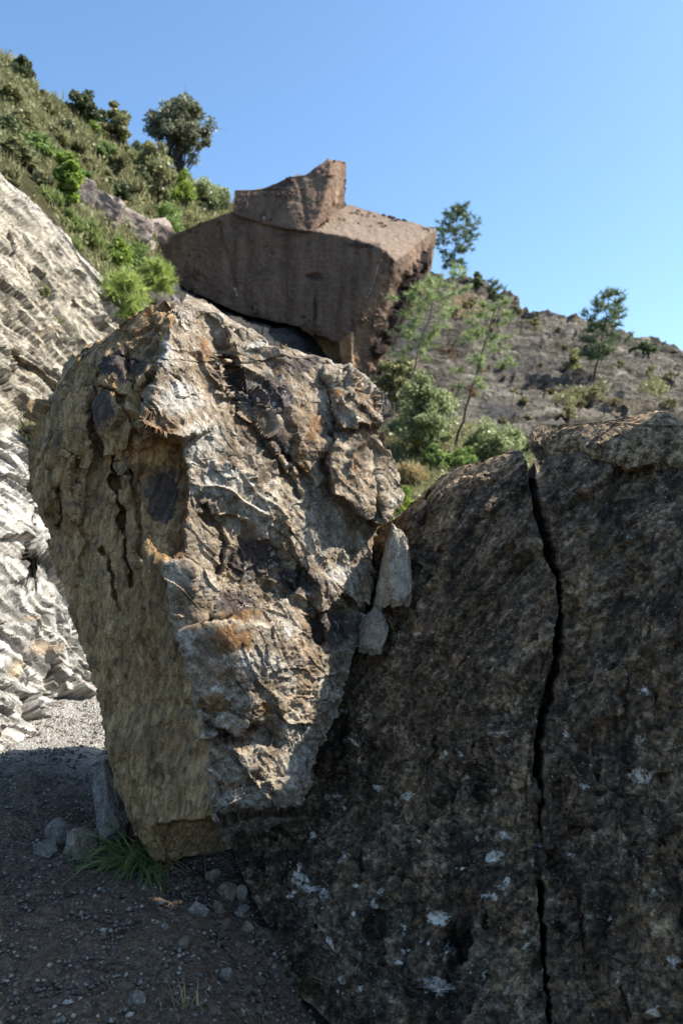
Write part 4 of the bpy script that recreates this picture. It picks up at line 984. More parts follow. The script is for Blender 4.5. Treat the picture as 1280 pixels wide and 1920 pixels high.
class MB:
    def __init__(s): s.v = []; s.q = []; s.t = []; s.n = 0; s.a = []
    def tube(s, pts, rad, k=6):
        pts = np.asarray(pts, float); rad = np.asarray(rad, float); m = len(pts)
        d = np.gradient(pts, axis=0); d /= np.linalg.norm(d, axis=1)[:, None] + 1e-9
        up = np.where(np.abs(d[:, 2:3]) > 0.9, np.array([[1.0, 0, 0]]), np.array([[0, 0, 1.0]]))
        a = np.cross(d, up); a /= np.linalg.norm(a, axis=1)[:, None] + 1e-9; b = np.cross(d, a)
        th = np.arange(k) / k * 2 * np.pi
        ring = pts[:, None] + rad[:, None, None] * (np.cos(th)[None, :, None] * a[:, None] + np.sin(th)[None, :, None] * b[:, None])
        s.v.append(ring.reshape(-1, 3)); s.q.append(grid_quads(m, k, True, s.n)); s.n += m * k; s.a.append(np.zeros(m * k))
    def blades(s, base, tip, width, val):
        """thin triangles"""
        base = np.asarray(base); tip = np.asarray(tip); N = len(base)
        d = tip - base; sd = np.cross(d, rng.normal(size=(N, 3))); sd /= np.linalg.norm(sd, axis=1)[:, None] + 1e-9
        wv = sd * np.broadcast_to(np.asarray(width), (N,))[:, None]
        s.v.append(np.stack([base - wv, base + wv, tip], 1).reshape(-1, 3)); s.t.append(s.n + np.arange(3 * N).reshape(-1, 3)); s.n += 3 * N
        s.a.append(np.repeat(val, 3))
    def leaves(s, c, size, val, elong=1.7, nrm=None):
        N = len(c); d = rng.normal(size=(N, 3)); d /= np.linalg.norm(d, axis=1)[:, None]
        e = np.cross(d, rng.normal(size=(N, 3))); e /= np.linalg.norm(e, axis=1)[:, None]
        sz = np.broadcast_to(np.asarray(size), (N,))[:, None] * rng.uniform(0.6, 1.3, (N, 1))
        a = d * sz * elong / 2; b = e * sz / 2
        s.v.append(np.stack([c - a, c + b - a * 0.1, c + a, c - b - a * 0.1], 1).reshape(-1, 3)); s.q.append(s.n + np.arange(4 * N).reshape(-1, 4)); s.n += 4 * N
        s.a.append(np.repeat(val, 4))
    def build(s, name, mat, parent=None, smooth=False):
        return mesh_obj(name, np.concatenate(s.v), np.concatenate(s.q) if s.q else None, mat, parent, {'v': np.concatenate(s.a)}, np.concatenate(s.t) if s.t else None, smooth)

def root(name, base, label, cat, group=None):
    o = bpy.data.objects.new(name, None); o.location = base; o.empty_display_size = 0.3; link(o)
    return tag(o, label, cat, group)

def clump_leaves(mb, c, r, n, size, base_v, flat=0.8, elong=1.7):
    p = rng.normal(size=(n, 3)); p /= np.linalg.norm(p, axis=1)[:, None]; p *= (rng.random(n) ** 0.45)[:, None] * r
    p[:, 2] *= flat
    mb.leaves(p + c, size, np.clip(base_v + rng.normal(0, 0.22, n), 0, 1), elong)

def bend(a, b, k, sag=0.12):
    t = np.linspace(0, 1, k)[:, None]; a = np.asarray(a, float); b = np.asarray(b, float)
    L = np.linalg.norm(b - a); m = (a + b) / 2 + rng.normal(size=3) * L * sag
    return (1 - t) ** 2 * a + 2 * t * (1 - t) * m + t ** 2 * b

def broadleaf(name, label, base, h, w, leafmat, n_cl=40, per=130, leaf=0.1, clear=0.25, cat='tree', group=None, lean=(0, 0), clump=0.15, stems=1, depth=None, top=1.0, nrad=0.03):
    o = root(name, base, label, cat, group)
    tm = MB(); cm = MB(); depth = depth or w
    cz = h * (clear + (1 - clear) / 2); rz = h * (1 - clear) / 2
    cs = []
    while len(cs) < n_cl:
        p = rng.normal(size=3); p /= np.linalg.norm(p); p *= rng.random() ** 0.38
        z = p[2]; wid = 1.0 if z < 0 else 1 - (1 - top) * z
        c = np.array([p[0] * w / 2 * 0.86 * wid, p[1] * depth / 2 * 0.86 * wid, cz + z * rz * 0.88]); c[0] += lean[0] * c[2]; c[1] += lean[1] * c[2]
        cs.append(c)
    tops = []
    for k in range(stems):
        off = rng.normal(size=2) * (0.0 if stems == 1 else w * 0.06)
        tp = np.array([lean[0] * h * 0.7 + off[0] * 3, off[1] * 3, h * 0.72]); t = bend((off[0], off[1], -0.15 * h), tp, 9, 0.05)
        tm.tube(t, np.linspace(nrad * h, nrad * 0.22 * h, 9), 8); tops.append(t)
    for c in cs:
        t = tops[rng.integers(stems)]; i = int(np.clip((c[2] / h - 0.25) * 9 + rng.normal() * 0.8, 2, 8))
        tm.tube(bend(t[i], c, 6, 0.1), np.linspace(nrad * 0.33 * h * (1 - i / 14), nrad * 0.06 * h, 6), 5)
        r = clump * w * rng.uniform(0.65, 1.25)
        for _ in range(3):
            tm.tube(bend(c - (c - t[i]) * 0.15, c + rng.normal(size=3) * r * 0.6, 4, 0.1), np.linspace(nrad * 0.08 * h, nrad * 0.03 * h, 4), 4)
        clump_leaves(cm, c, r, int(per * rng.uniform(0.6, 1.3)), leaf, rng.uniform(0.3, 0.65))
    tm.build('trunk', BARK_D, o, True); cm.build('crown', leafmat, o)
    return o

def shrub(name, label, base, h, w, leafmat, n_cl=22, per=110, leaf=0.07, cat='shrub', group=None, clump=0.2, depth=None, blades=False, spike=0.0):
    o = root(name, base, label, cat, group); tm = MB(); cm = MB(); depth = depth or w
    for k in range(n_cl):
        p = rng.normal(size=3); p /= np.linalg.norm(p); p *= rng.random() ** 0.4; p[2] = abs(p[2])
        c = np.array([p[0] * w * 0.42, p[1] * depth * 0.42, h * (0.12 + 0.74 * p[2]) * rng.uniform(0.85, 1.12)])
        tm.tube(bend((p[0] * w * 0.05, p[1] * w * 0.05, -0.12 * h), c, 5, 0.08), np.linspace(0.018 * h, 0.006 * h, 5), 4)
        r = clump * (w + h) / 2 * rng.uniform(0.7, 1.25)
        if blades:
            n = int(per); b = c + rng.normal(size=(n, 3)) * r * np.array([0.5, 0.5, 0.35]); b[:, 2] = np.maximum(b[:, 2] - r * 0.5, 0)
            d = rng.normal(size=(n, 3)) * 0.35 + np.array([p[0] * 0.5, p[1] * 0.5, 1.0]); d /= np.linalg.norm(d, axis=1)[:, None]
            cm.blades(b, b + d * r * rng.uniform(0.7, 1.5, (n, 1)), leaf * 0.22, np.clip(rng.normal(0.5, 0.25, n), 0, 1))
        else:
            clump_leaves(cm, c, r, int(per * rng.uniform(0.7, 1.3)), leaf, rng.uniform(0.3, 0.65))
    tm.build('stem', BARK_D, o, True); cm.build('foliage', leafmat, o)
    return o

def pine(name, label, base, h, w, leafmat, barkmat, lean=(0, 0), first=0.3, whorls=9, per=5, needle=0.16, nn=38, cat='pine tree', group=None, curve=0.0, shape=0.75, rad=0.016, wid=0.011, dead=0.0, extra=2, droop=0.15):
    o = root(name, base, label, cat, group); tm = MB(); cm = MB(); dm = MB()
    t = np.linspace(-0.04, 1, 14); ctr = np.stack([lean[0] * h * (t + curve * t * (1 - t) * 4), lean[1] * h * t, h * t], -1)
    ctr[1:-1, :2] += rng.normal(size=(12, 2)) * h * 0.006
    tm.tube(ctr, np.linspace(rad * h, rad * 0.2 * h, 14), 8)
    def tuft(p, d, k=1.0, mb=cm, v=None):
        n = int(nn * rng.uniform(0.7, 1.2)); dd = rng.normal(size=(n, 3)); dd /= np.linalg.norm(dd, axis=1)[:, None]
        dd = dd * 0.85 + d * 0.6; dd /= np.linalg.norm(dd, axis=1)[:, None]
        b = p + d * rng.uniform(-0.8, 0.5, (n, 1)) * needle
        mb.blades(b, b + dd * needle * k * rng.uniform(0.7, 1.15, (n, 1)), wid, np.clip((rng.uniform(0.3, 0.65) if v is None else v) + rng.normal(0, 0.2, n), 0, 1))
    for k in range(whorls):
        f = first + (0.97 - first) * (k / (whorls - 1)) + rng.normal() * 0.012; f = min(f, 0.985)
        pos = np.array([np.interp(f, t, ctr[:, i]) for i in range(3)])
        L = w / 2 * (math.sin(math.pi * min(1, (1 - f) / (1 - first) * shape + (1 - shape) * 0.35)) ** 0.75) * rng.uniform(0.8, 1.15)
        L = max(L, w * 0.07)
        a0 = rng.uniform(0, 6.28); nb = per + rng.integers(-1, 2)
        for j in range(nb):
            a = a0 + j * 2 * math.pi / nb + rng.normal() * 0.25; Lj = L * rng.uniform(0.55, 1.15)
            e = pos + np.array([math.cos(a) * Lj, math.sin(a) * Lj, Lj * (0.35 * f - droop + rng.normal() * 0.15)])
            br = bend(pos, e, 6, 0.06); br[-2:, 2] += Lj * 0.06
            isdead = rng.random() < dead * (f < first + 0.3)
            tm.tube(br, np.linspace(rad * 0.33 * h * (1.1 - f), rad * 0.06 * h, 6), 4)
            tgt, vv = (dm, None) if isdead else (cm, None)
            dirn = br[-1] - br[-3]; dirn /= np.linalg.norm(dirn)
            tuft(br[-1], dirn, 1.0, tgt)
            for q in range(extra + int(Lj / (needle * 1.6))):
                s = rng.uniform(0.45, 1.0); bp = br[0] * (1 - s) + br[-1] * s
                off = rng.normal(size=3) * Lj * 0.16; off[2] = abs(off[2]) * 0.8; tip = bp + off
                tm.tube(np.stack([bp, tip]), [rad * 0.07 * h, rad * 0.04 * h], 3)
                dq = off / (np.linalg.norm(off) + 1e-9); tuft(tip, dq, 0.95, tgt)
    tuft(ctr[-1], np.array([0, 0, 1.0]), 1.0)
    tm.build('trunk', barkmat, o, True); cm.build('crown', leafmat, o)
    if dm.v: tag(dm.build('dead_branch_needles', LEAF['rustneedle'], o), 'rusty dead needles on lower branches')
    return o

def hp(px, py): return on_hill(px, py)
def hs(base, pixels): return pixels * K * base[1]

# left hillside
b = hp(335, 342); broadleaf('oak_tree', 'large airy evergreen oak, tallest tree on the left skyline', b, hs(b, 170), hs(b, 150), LEAF['oak'], 78, 130, 0.13, 0.16, clump=0.095, stems=3, top=0.75)
b = hp(275, 385); broadleaf('bushy_tree', 'dense olive-green bushy tree directly in front of the tall oak', b, hs(b, 128), hs(b, 98), LEAF['olive'], 46, 170, 0.11, 0.05, clump=0.15, stems=3, top=0.6)
b = hp(38, 150); broadleaf('dark_tree', 'dark round tree at the extreme top left of the slope', b, hs(b, 56), hs(b, 44), LEAF['dark'], 26, 170, 0.10, 0.1, clump=0.2)
b = hp(158, 262); broadleaf('dark_tree', 'dark flat-topped evergreen on the skyline, left of the tall oak', b, hs(b, 104), hs(b, 74), LEAF['dark'], 40, 170, 0.11, 0.2, clump=0.15, top=0.8)
b = hp(212, 288); broadleaf('bushy_tree', 'rounded olive evergreen on the skyline between flat-topped tree and tall oak', b, hs(b, 98), hs(b, 60), LEAF['olive'], 36, 160, 0.10, 0.1, clump=0.17, top=0.6)
b = hp(185, 270); shrub('shrub', 'pale broad shrub at the foot of the flat-topped evergreen', b, hs(b, 60), hs(b, 52), LEAF['olive'], 26, 150, 0.09)
b = hp(252, 290); pine('young_pine', 'tiny dark spiky conifer on the skyline left of the tall oak', b, hs(b, 34), hs(b, 16), LEAF['pine_far'], BARK_D, needle=0.22, whorls=6, first=0.1)
b = hp(382, 412); broadleaf('shrub', 'pale green bush beside the upper left corner of the concrete ruin', b, hs(b, 80), hs(b, 86), LEAF['glossy'], 40, 170, 0.10, 0.02, cat='shrub', clump=0.15, stems=3)
b = hp(408, 408); shrub('shrub', 'dark bush touching the concrete ruin at its upper left', b, hs(b, 62), hs(b, 42), LEAF['dark'], 22, 150, 0.09)
b = hp(335, 392); shrub('shrub', 'yellow-green leafy sapling below the trunk of the tall oak', b, hs(b, 78), hs(b, 46), LEAF['bright'], 22, 110, 0.11)
b = hp(298, 445); shrub('shrub', 'low rounded bright bush above the tip of the concrete ruin', b, hs(b, 76), hs(b, 108), LEAF['fresh'], 46, 190, 0.08, clump=0.16)
b = hp(118, 392); broadleaf('climber', 'narrow column of bright leaves left of the uppermost fallen block', b, hs(b, 112), hs(b, 44), LEAF['bright'], 36, 120, 0.10, 0.0, cat='shrub', clump=0.24, top=0.9)
b = hp(252, 530); shrub('shrub', 'rounded green bush left of the tip of the concrete ruin', b, hs(b, 78), hs(b, 82), LEAF['fresh'], 44, 190, 0.06, clump=0.17)
b = hp(205, 505); shrub('shrub', 'light green shrub along the crest of the pale rock cutting', b, hs(b, 66), hs(b, 74), LEAF['bright'], 36, 160, 0.055, clump=0.18)
b = hp(215, 380); shrub('shrub', 'dark low bush behind the row of fallen blocks', b, hs(b, 48), hs(b, 66), LEAF['dark'], 26, 150, 0.08)
b = hp(160, 455); shrub('shrub', 'grassy pale tuft on the crest above the rock cutting', b, hs(b, 50), hs(b, 60), LEAF['grass'], 26, 90, 0.12, blades=True, cat='grass tuft')
b = hp(125, 432); shrub('shrub', 'grass tuft under the column of bright leaves', b, hs(b, 38), hs(b, 50), LEAF['grass'], 22, 90, 0.12, blades=True, cat='grass tuft')
for px, py, w, h, m, lb in [(80, 215, 70, 46, 'broom', 'straw-green broom bush left of the flat-topped evergreen'), (130, 240, 52, 46, 'broom', 'pale broom clump under the flat-topped evergreen'), (50, 180, 50, 34, 'broom', 'olive broom clump below the extreme top left tree'),
        (45, 250, 64, 44, 'olive', 'olive bush near the left edge under the broom slope'), (30, 300, 56, 44, 'olive', 'olive bush at the left edge above the cutting'), (75, 300, 56, 44, 'fresh', 'green bush left of the column of bright leaves'),
        (62, 272, 46, 30, 'fresh', 'small fresh green bush mid slope at left'), (165, 250, 36, 30, 'bright', 'small yellow-green bush right of the pale broom clump'), (195, 305, 46, 36, 'fresh', 'green bush below the rounded olive evergreen'), (235, 305, 44, 36, 'olive', 'olive bush at the left foot of the dense bushy tree'),
        (230, 360, 60, 40, 'broom', 'straw-coloured broom in front of the dense bushy tree'), (265, 400, 40, 26, 'broom', 'pale broom between fallen blocks and bushy tree'), (165, 320, 40, 26, 'broom', 'dry broom tuft on brown soil right of the bright column'), (22, 345, 36, 34, 'broom', 'dry grass clump at the left edge on the cutting crest'), (75, 350, 40, 30, 'broom', 'dry grass clump on the crest left of the bright column'),
        (20, 205, 60, 50, 'olive', 'thick olive bush at the left edge below the top left tree'), (100, 270, 60, 44, 'olive', 'olive bush mid slope under the pale broom clump'), (140, 285, 50, 36, 'broom', 'straw broom above the bright leafy column'), (60, 325, 46, 30, 'olive', 'olive bush just above the cutting crest at left'),
        (190, 345, 50, 34, 'olive', 'olive bush right above the row of fallen blocks'), (95, 385, 50, 30, 'grassy', 'pale grass on the crest left under the bright column'), (245, 345, 40, 36, 'dark', 'dark bush at the left side of the dense bushy tree'), (60, 140, 34, 24, 'olive', 'small olive bush on the skyline right of the top left tree'), (88, 185, 40, 30, 'olive', 'rounded olive bush on the skyline between the two dark trees'),
        (320, 415, 50, 34, 'olive', 'olive bush behind the low rounded bright bush'), (180, 480, 50, 40, 'grassy', 'long pale grass on the crest beside the light green shrub'), (225, 540, 44, 34, 'fresh', 'green bush on the crest under the rounded green bush'),
        (15, 255, 50, 40, 'dark', 'dark bush at the left edge in the middle of the slope'), (120, 255, 40, 34, 'dark', 'dark bush under the skyline left of the flat-topped evergreen'), (70, 240, 40, 30, 'olive', 'olive bush below the straw-green broom'), (150, 345, 36, 26, 'fresh', 'small green bush above the uppermost fallen block'),
        (215, 325, 46, 40, 'olive', 'olive bush left below the rounded olive evergreen'), (255, 330, 50, 50, 'olive', 'tall olive bush touching the left side of the bushy tree'), (365, 385, 50, 44, 'fresh', 'green bush between the tall oak and the pale green bush'), (300, 375, 50, 40, 'dark', 'dark bush under the right side of the bushy tree'), (130, 470, 40, 26, 'grassy', 'pale grass hanging over the middle of the cutting crest'),
        (350, 425, 60, 30, 'olive', 'low olive bush along the top edge of the ruin'), (110, 225, 44, 30, 'olive', 'olive bush on the skyline left of the flat-topped evergreen')]:
    b = hp(px, py); isb = m in ('broom', 'grassy'); m = 'grass' if m == 'grassy' else m
    shrub('shrub', lb, b, hs(b, h), hs(b, w), LEAF[m], 24, 100 if isb else 150, 0.16 if isb else 0.08, cat='shrub', blades=isb)
# young pines on the crest of the cutting
b = on_cut(226, 618); pine('young_pine', 'lime-green young pine behind the boulder, left and lower of two', b, hs(b, 92), hs(b, 84), LEAF['young'], BARK_L, needle=0.20, nn=80, whorls=5, first=0.25, per=5, wid=0.009, extra=1, cat='pine tree')
b = hp(288, 592); pine('young_pine', 'lime-green young pine behind the boulder, right one with bare stem', b, hs(b, 92), hs(b, 66), LEAF['young'], BARK_L, needle=0.24, nn=80, whorls=4, first=0.55, per=5, wid=0.011, extra=1, cat='pine tree')
b = on_cut(262, 585) if False else hp(255, 575); shrub('shrub', 'small green shrub between the two lime-green young pines', b, hs(b, 46), hs(b, 40), LEAF['bright'], 16, 110, 0.05)

# right hillside
b = hp(845, 532); pine('pine_tree', 'tall slim pine silhouetted on the skyline right of the ruin', b, hs(b, 142), hs(b, 92), LEAF['pine_far'], BARK_D, lean=(0.06, 0), needle=0.34, nn=30, whorls=11, first=0.22, per=5, wid=0.028, shape=0.85, extra=2, rad=0.013, droop=0.0)
b = hp(886, 540); shrub('shrub', 'small round bush on the skyline right of the slim pine', b, hs(b, 30), hs(b, 30), LEAF['pine_far'], 14, 110, 0.12)
b = hp(925, 572); pine('young_pine', 'small spiky bush just below the skyline right of the slim pine', b, hs(b, 40), hs(b, 40), LEAF['pine_far'], BARK_D, needle=0.3, nn=34, whorls=5, first=0.08, per=5, wid=0.02)
b = hp(1100, 718); pine('pine_tree', 'lone pine on the right hillside, crown above the skyline', b, hs(b, 165), hs(b, 92), LEAF['pine_far'], BARK_D, lean=(0.19, 0), needle=0.30, nn=32, whorls=9, first=0.3, per=5, wid=0.022, rad=0.014)
b = hp(1072, 705); shrub('shrub', 'thin green sapling at the left of the lone hillside pine', b, hs(b, 60), hs(b, 40), LEAF['olive'], 16, 90, 0.12)
b = hp(1197, 668); shrub('shrub', 'flat bush on the skyline near the right edge', b, hs(b, 30), hs(b, 56), LEAF['pine_far'], 18, 120, 0.14)
b = hp(748, 825); pine('pine_tree', 'nearest pine with pale bare trunk, in front of the ruin\'s right end', b, hs(b, 306), hs(b, 128), LEAF['pine'], BARK_L, lean=(0.25, 0), curve=-0.10, needle=0.17, nn=60, whorls=9, first=0.5, per=4, wid=0.0075, shape=0.7, rad=0.0125, extra=1, droop=0.0)
b = hp(850, 842); pine('pine_tree', 'thin leaning pine with rusty dead branches, right of the nearest pine', b, hs(b, 268), hs(b, 112), LEAF['pine'], BARK_D, lean=(0.29, 0), curve=0.0, needle=0.15, nn=44, whorls=9, first=0.36, per=4, wid=0.007, rad=0.0105, dead=0.25, extra=4, droop=0.05)
b = hp(795, 868); broadleaf('shrub', 'tall pale-leaved shrub at the foot of the nearest pine', b, hs(b, 175), hs(b, 150), LEAF['glossy'], 70, 190, 0.055, 0.0, cat='shrub', clump=0.13, stems=5, top=0.5, nrad=0.012)
b = hp(745, 775); broadleaf('shrub', 'sparse twiggy shrub below the ruin\'s hollow right end', b, hs(b, 120), hs(b, 90), LEAF['olive'], 30, 110, 0.09, 0.05, cat='shrub', clump=0.14, stems=4, nrad=0.015)
b = hp(925, 878); broadleaf('shrub', 'sunlit pale shrub right of the leaning pine\'s foot', b, hs(b, 92), hs(b, 130), LEAF['glossy'], 52, 180, 0.055, 0.0, cat='shrub', clump=0.14, stems=5, nrad=0.015)
b = hp(862, 880); shrub('shrub', 'dark green cushion bush just above the split rock', b, hs(b, 48), hs(b, 74), LEAF['fresh'], 34, 200, 0.045)
b = hp(810, 885); shrub('shrub', 'small dark green bush left of the cushion bush', b, hs(b, 56), hs(b, 44), LEAF['fresh'], 24, 150, 0.045)
b = hp(745, 968); shrub('shrub', 'bright grassy bush showing through the gap beside the boulder', b, hs(b, 62), hs(b, 70), LEAF['bright'], 30, 160, 0.035)
b = hp(770, 905); shrub('shrub', 'dry grass clump above the gap beside the boulder', b, hs(b, 44), hs(b, 70), LEAF['straw'], 24, 110, 0.08, blades=True, cat='grass tuft')
b = hp(985, 850); shrub('shrub', 'dry olive clump left of the split rock\'s top corner', b, hs(b, 44), hs(b, 50), LEAF['olive'], 20, 120, 0.05)
proto = []
spots = [(875, 575, 30, 16), (855, 600, 44, 22), (895, 600, 26, 16), (965, 590, 26, 14), (992, 612, 34, 20), (1000, 625, 22, 12), (1060, 660, 20, 12), (1045, 625, 18, 12), (958, 742, 20, 14), (942, 690, 18, 16), (1105, 752, 44, 24), (1170, 752, 34, 20), (1140, 760, 30, 16), (1075, 765, 26, 14), (1205, 700, 30, 14), (1250, 720, 34, 18), (1240, 765, 34, 26), (1010, 690, 16, 10), (1150, 690, 26, 14), (920, 620, 16, 12), (1030, 735, 22, 12), (1200, 745, 24, 14), (905, 735, 16, 12), (985, 760, 24, 14), (1120, 640, 20, 10), (1050, 790, 36, 20), (985, 800, 30, 20), (940, 800, 26, 18)]
for k in range(4):
    cm = MB(); sm = MB()
    for j in range(9):
        p = rng.normal(size=3); p /= np.linalg.norm(p); p[2] = abs(p[2]); c = p * np.array([0.36, 0.36, 0.6]) + np.array([0, 0, 0.12])
        sm.tube(bend((0, 0, -0.15), c, 4, 0.05), np.linspace(0.02, 0.008, 4), 4); clump_leaves(cm, c, 0.22, 60, 0.09, rng.uniform(0.3, 0.65))
    proto.append((cm, sm, None))
pm = [None] * 4
for k, (px, py, w, h) in enumerate(spots):
    b = hp(px, py); s = hs(b, 1); v = k % 4
    zone = 'just below the skyline of the right hillside' if py < 632 else ('low on the right hillside above the split rock' if py > 738 else 'halfway up the bare right hillside')
    o = root('shrublet', b, 'small yellowish shrublet ' + zone, 'shrub', 'shrublets ' + zone)
    o.rotation_euler = (0, 0, k * 1.7)
    if pm[v] is None:
        f = proto[v][0].build('foliage', LEAF['yellow'] if v != 2 else LEAF['broom'], o); st = proto[v][1].build('stem', BARK_D, o, True); pm[v] = (f, st)
    else:
        for src in pm[v]: c = src.copy(); COL.objects.link(c); c.parent = o
    o.scale = (w * s, w * s, h * s * 1.3)

def cover():
    """low grass and herbs over the green slopes"""
    mb = MB(); r = np.random.default_rng(9); pts = []
    R, C, _ = HILL_P.shape
    gm = hill.at(HILL_PX, HILL_PY, hill.m['grass'])
    vis = (HILL_PX > -60) & (HILL_PX < 1330)
    idx = np.argwhere((gm > 0.35) & vis & ((hill.at(HILL_PX, HILL_PY, hill.m['soil']) < 0.4) | (np.random.default_rng(2).random(gm.shape) < 0.12)))
    wgt = HILL_P[idx[:, 0], idx[:, 1], 1] ** 1.1; wgt /= wgt.sum()
    sel = idx[r.choice(len(idx), 6500, p=wgt)]
    P = HILL_P[sel[:, 0], sel[:, 1]] + r.normal(0, 0.08, (6500, 3)) * np.array([1, 1, 0.2])
    sc = np.clip(P[:, 1] / 30, 0.35, 1.4)
    for k in range(7):
        d = r.normal(size=P.shape) * 0.45 + np.array([0, 0, 1.0]); d /= np.linalg.norm(d, axis=1)[:, None]
        q = P + r.normal(0, 0.10, P.shape) * np.array([1, 1, 0]) * sc[:, None]
        mb.blades(q - np.array([0, 0, 0.03]), q + d * (0.42 * sc * r.uniform(0.4, 1.2, len(P)))[:, None], 0.022 * sc, np.clip(r.normal(0.5, 0.25, len(P)), 0, 1))
    o = mb.build('ground_cover', LEAF['broom']); tag(o, 'grass and low herbs covering the slopes', 'grass', kind='stuff')
    mb = MB(); sel = idx[r.choice(len(idx), 2600, p=wgt)]; P = HILL_P[sel[:, 0], sel[:, 1]]
    sc = np.clip(P[:, 1] / 30, 0.35, 1.4)
    for k in range(12):
        q = P + r.normal(0, 0.16, P.shape) * sc[:, None] * np.array([1, 1, 0.5]) + np.array([0, 0, 0.12])
        mb.leaves(q, 0.09 * sc, np.clip(r.normal(0.5, 0.25, len(P)), 0, 1))
    o = mb.build('ground_cover', LEAF['olive']); tag(o, 'low leafy scrub covering the slopes', 'scrub', kind='stuff')
cover()
# tufts rooted in the pale cutting
for px, py, w, h, m, lb in [(85, 555, 30, 24, 'olive', 'sparse herb growing in the upper middle of the pale cutting'), (45, 850, 70, 80, 'broom', 'dry yellowish bush on the cutting left of the boulder'), (112, 610, 36, 22, 'broom', 'thin dry tuft on the pale cutting below the sparse herb'), (90, 545, 24, 14, 'yellow', 'yellow tuft beside the sparse herb on the pale cutting'), (186, 520, 20, 14, 'yellow', 'yellow tuft near the far crest of the pale cutting')]:
    b = on_cut(px, py); isb = m == 'broom'
    shrub('herb', lb, b, hs(b, h), hs(b, w), LEAF[m], 14, 70 if isb else 80, 0.07 if isb else 0.03, cat='shrub', blades=isb)

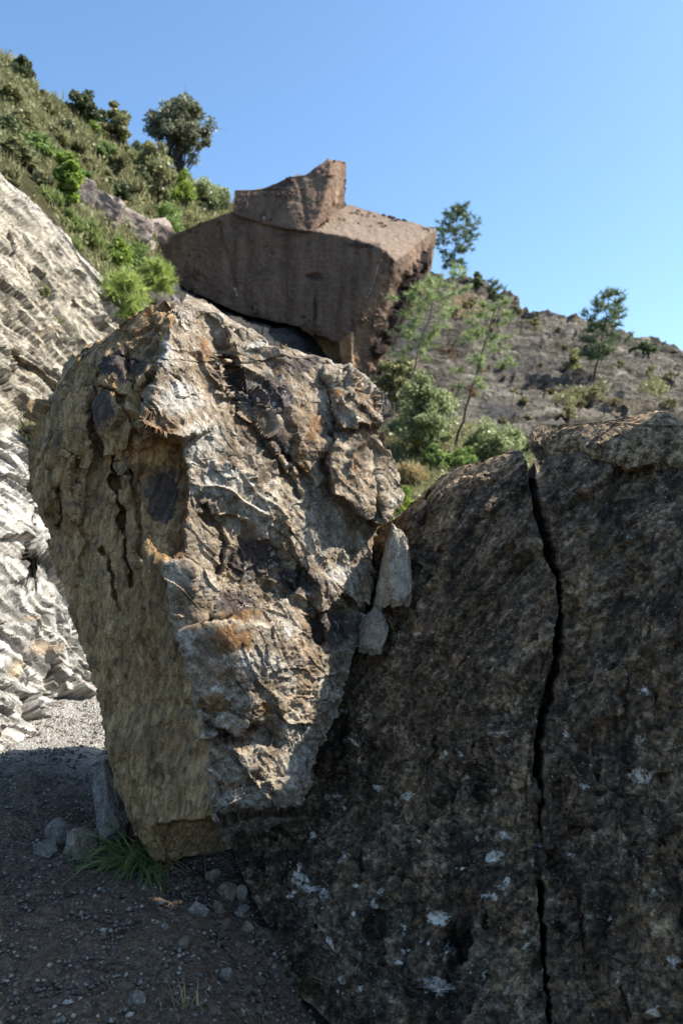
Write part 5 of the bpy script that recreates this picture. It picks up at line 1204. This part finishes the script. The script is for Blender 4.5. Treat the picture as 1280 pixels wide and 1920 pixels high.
# ------------------------------------------------------------------ plants at the boulder's foot
def blade_strip(mb, p, d0, length, width, sag, val, seg=6):
    d0 = np.asarray(d0, float); d0 /= np.linalg.norm(d0); side = np.cross(d0, (0, 0, 1.0)); side /= np.linalg.norm(side) + 1e-9
    t = np.linspace(0, 1, seg); c = p + d0 * (length * t)[:, None] + np.array([0, 0, -1.0]) * (sag * length * t ** 2)[:, None]
    wv = side * (width * (1 - t ** 1.5) + width * 0.08)[:, None]
    mb.v.append(np.stack([c - wv, c + wv], 1).reshape(-1, 3)); i = np.arange(seg - 1) * 2 + mb.n
    mb.q.append(np.stack([i, i + 1, i + 3, i + 2], -1)); mb.n += 2 * seg; mb.a.append(np.full(2 * seg, val)); return c
def foot_tuft():
    b = on_ground(272, 1622); o = root('grass_tuft', b, 'drooping green leafy tuft growing at the foot of the boulder', 'grass tuft')
    g = MB(); dry = MB(); r = np.random.default_rng(3)
    for k in range(150):
        a = r.uniform(math.pi * 0.7, math.pi * 1.7); el = r.uniform(0.1, 1.0)
        d = np.array([math.cos(a) * math.cos(el), math.sin(a) * math.cos(el), math.sin(el)])
        c = blade_strip(g, r.normal(0, 0.04, 3) * np.array([1, 1, 0.2]), d, r.uniform(0.2, 0.58), 0.005, r.uniform(0.45, 0.9), r.uniform(0.15, 0.7), 7)
        for q in range(2, 7):
            for s in (-1, 1):
                e = np.cross(d, (0, 0, 1)) * s * 0.6 + d * 0.8; blade_strip(g, c[q], e, r.uniform(0.015, 0.03), 0.003, 0.4, r.uniform(0.2, 0.8), 3)
    for k in range(60):
        a = r.uniform(-1.9, 0.1); el = r.uniform(0.1, 0.9)
        d = np.array([math.cos(a) * math.cos(el), math.sin(a) * math.cos(el), math.sin(el)])
        blade_strip(dry, np.array([0.03, 0, 0]) + r.normal(0, 0.02, 3) * np.array([1, 1, 0.2]), d, r.uniform(0.1, 0.32), 0.0025, r.uniform(0.5, 1.3), r.uniform(0.2, 0.9), 7)
    g.build('leaf_blades', LEAF['grass'], o); tag(dry.build('dry_blades', LEAF['straw'], o), 'dry straw-coloured blades on the right side')
    b = on_ground(272, 1590); o = root('grass_tuft', b, 'short green sprig against the left edge of the boulder', 'grass tuft'); g = MB()
    for k in range(40):
        a = r.uniform(0, 6.28); el = r.uniform(0.5, 1.3); d = np.array([math.cos(a) * math.cos(el), math.sin(a) * math.cos(el), math.sin(el)])
        blade_strip(g, r.normal(0, 0.012, 3) * np.array([1, 1, 0]), d, r.uniform(0.06, 0.16), 0.004, 0.5, r.uniform(0.3, 0.9), 5)
    g.build('leaf_blades', LEAF['fresh'], o)
    b = on_ground(345, 1890); o = root('grass_tuft', b, 'thin sparse grass tuft at the bottom edge of the picture', 'grass tuft'); g = MB()
    for k in range(26):
        a = r.uniform(0, 6.28); el = r.uniform(0.6, 1.4); d = np.array([math.cos(a) * math.cos(el), math.sin(a) * math.cos(el), math.sin(el)])
        blade_strip(g, r.normal(0, 0.03, 3) * np.array([1, 1, 0]), d, r.uniform(0.06, 0.15), 0.0018, 0.4, r.uniform(0.1, 0.7), 5)
    g.build('leaf_blades', LEAF['straw'], o)
    for (x0, y0, x1, y1, hgt, lb) in [(190, 1815, 242, 1770, 0.02, 'curved pale dry stalk lying on the gravel'), (385, 1655, 377, 1600, 0.12, 'dry upright stalk under the boulder'), (345, 1685, 322, 1640, 0.03, 'dry stalk lying right of the grass tuft'), (285, 1845, 302, 1790, 0.05, 'thin dark stalk leaning near the bottom edge')]:
        p0 = on_ground(x0, y0) + np.array([0, 0, 0.008]); p1 = on_ground(x1, y1) + np.array([0, 0, 0.012]) if hgt < 0.1 else p0 + np.array([-0.02, 0.0, 0.13])
        mb = MB(); c = bend(p0, p1, 9, 0.08); c[:, 2] += np.sin(np.linspace(0, math.pi, 9)) * hgt * 0.5
        mb.tube(c, np.linspace(0.0028, 0.0012, 9), 5); tag(mb.build('dry_stalk', LEAF['straw'], None, True), lb, 'stalk')
    # dry moss and grass caught in the gap
    c0 = W3(735, 1165, 4.0); o = root('dry_grass', c0, 'wisps of dry grass and brown moss caught in the gap between boulder and slab', 'dry grass'); g = MB(); m = MB()
    for k in range(36):
        a = r.uniform(0, 6.28); el = r.uniform(-0.3, 1.0); d = np.array([math.cos(a) * math.cos(el), -abs(math.sin(a)) * math.cos(el), math.sin(el)])
        blade_strip(g, r.normal(0, 0.03, 3), d, r.uniform(0.05, 0.14), 0.0012, 0.8, r.uniform(0.2, 0.8), 7)
    for (px, py) in [(745, 1130), (738, 1160), (728, 1190), (715, 1220), (700, 1250)]:
        n = 160; q = W3(px, py, slab_depth(px, py) - 0.02) - c0 + r.normal(0, 1, (n, 3)) * np.array([0.022, 0.02, 0.05]); d = r.normal(size=(n, 3)); d /= np.linalg.norm(d, axis=1)[:, None]
        m.blades(q, q + d * 0.022, 0.003, r.uniform(0, 0.5, n))
    g.build('grass_wisps', LEAF['straw'], o); tag(m.build('brown_moss', LEAF['rustneedle'], o), 'reddish brown dried moss')
foot_tuft()
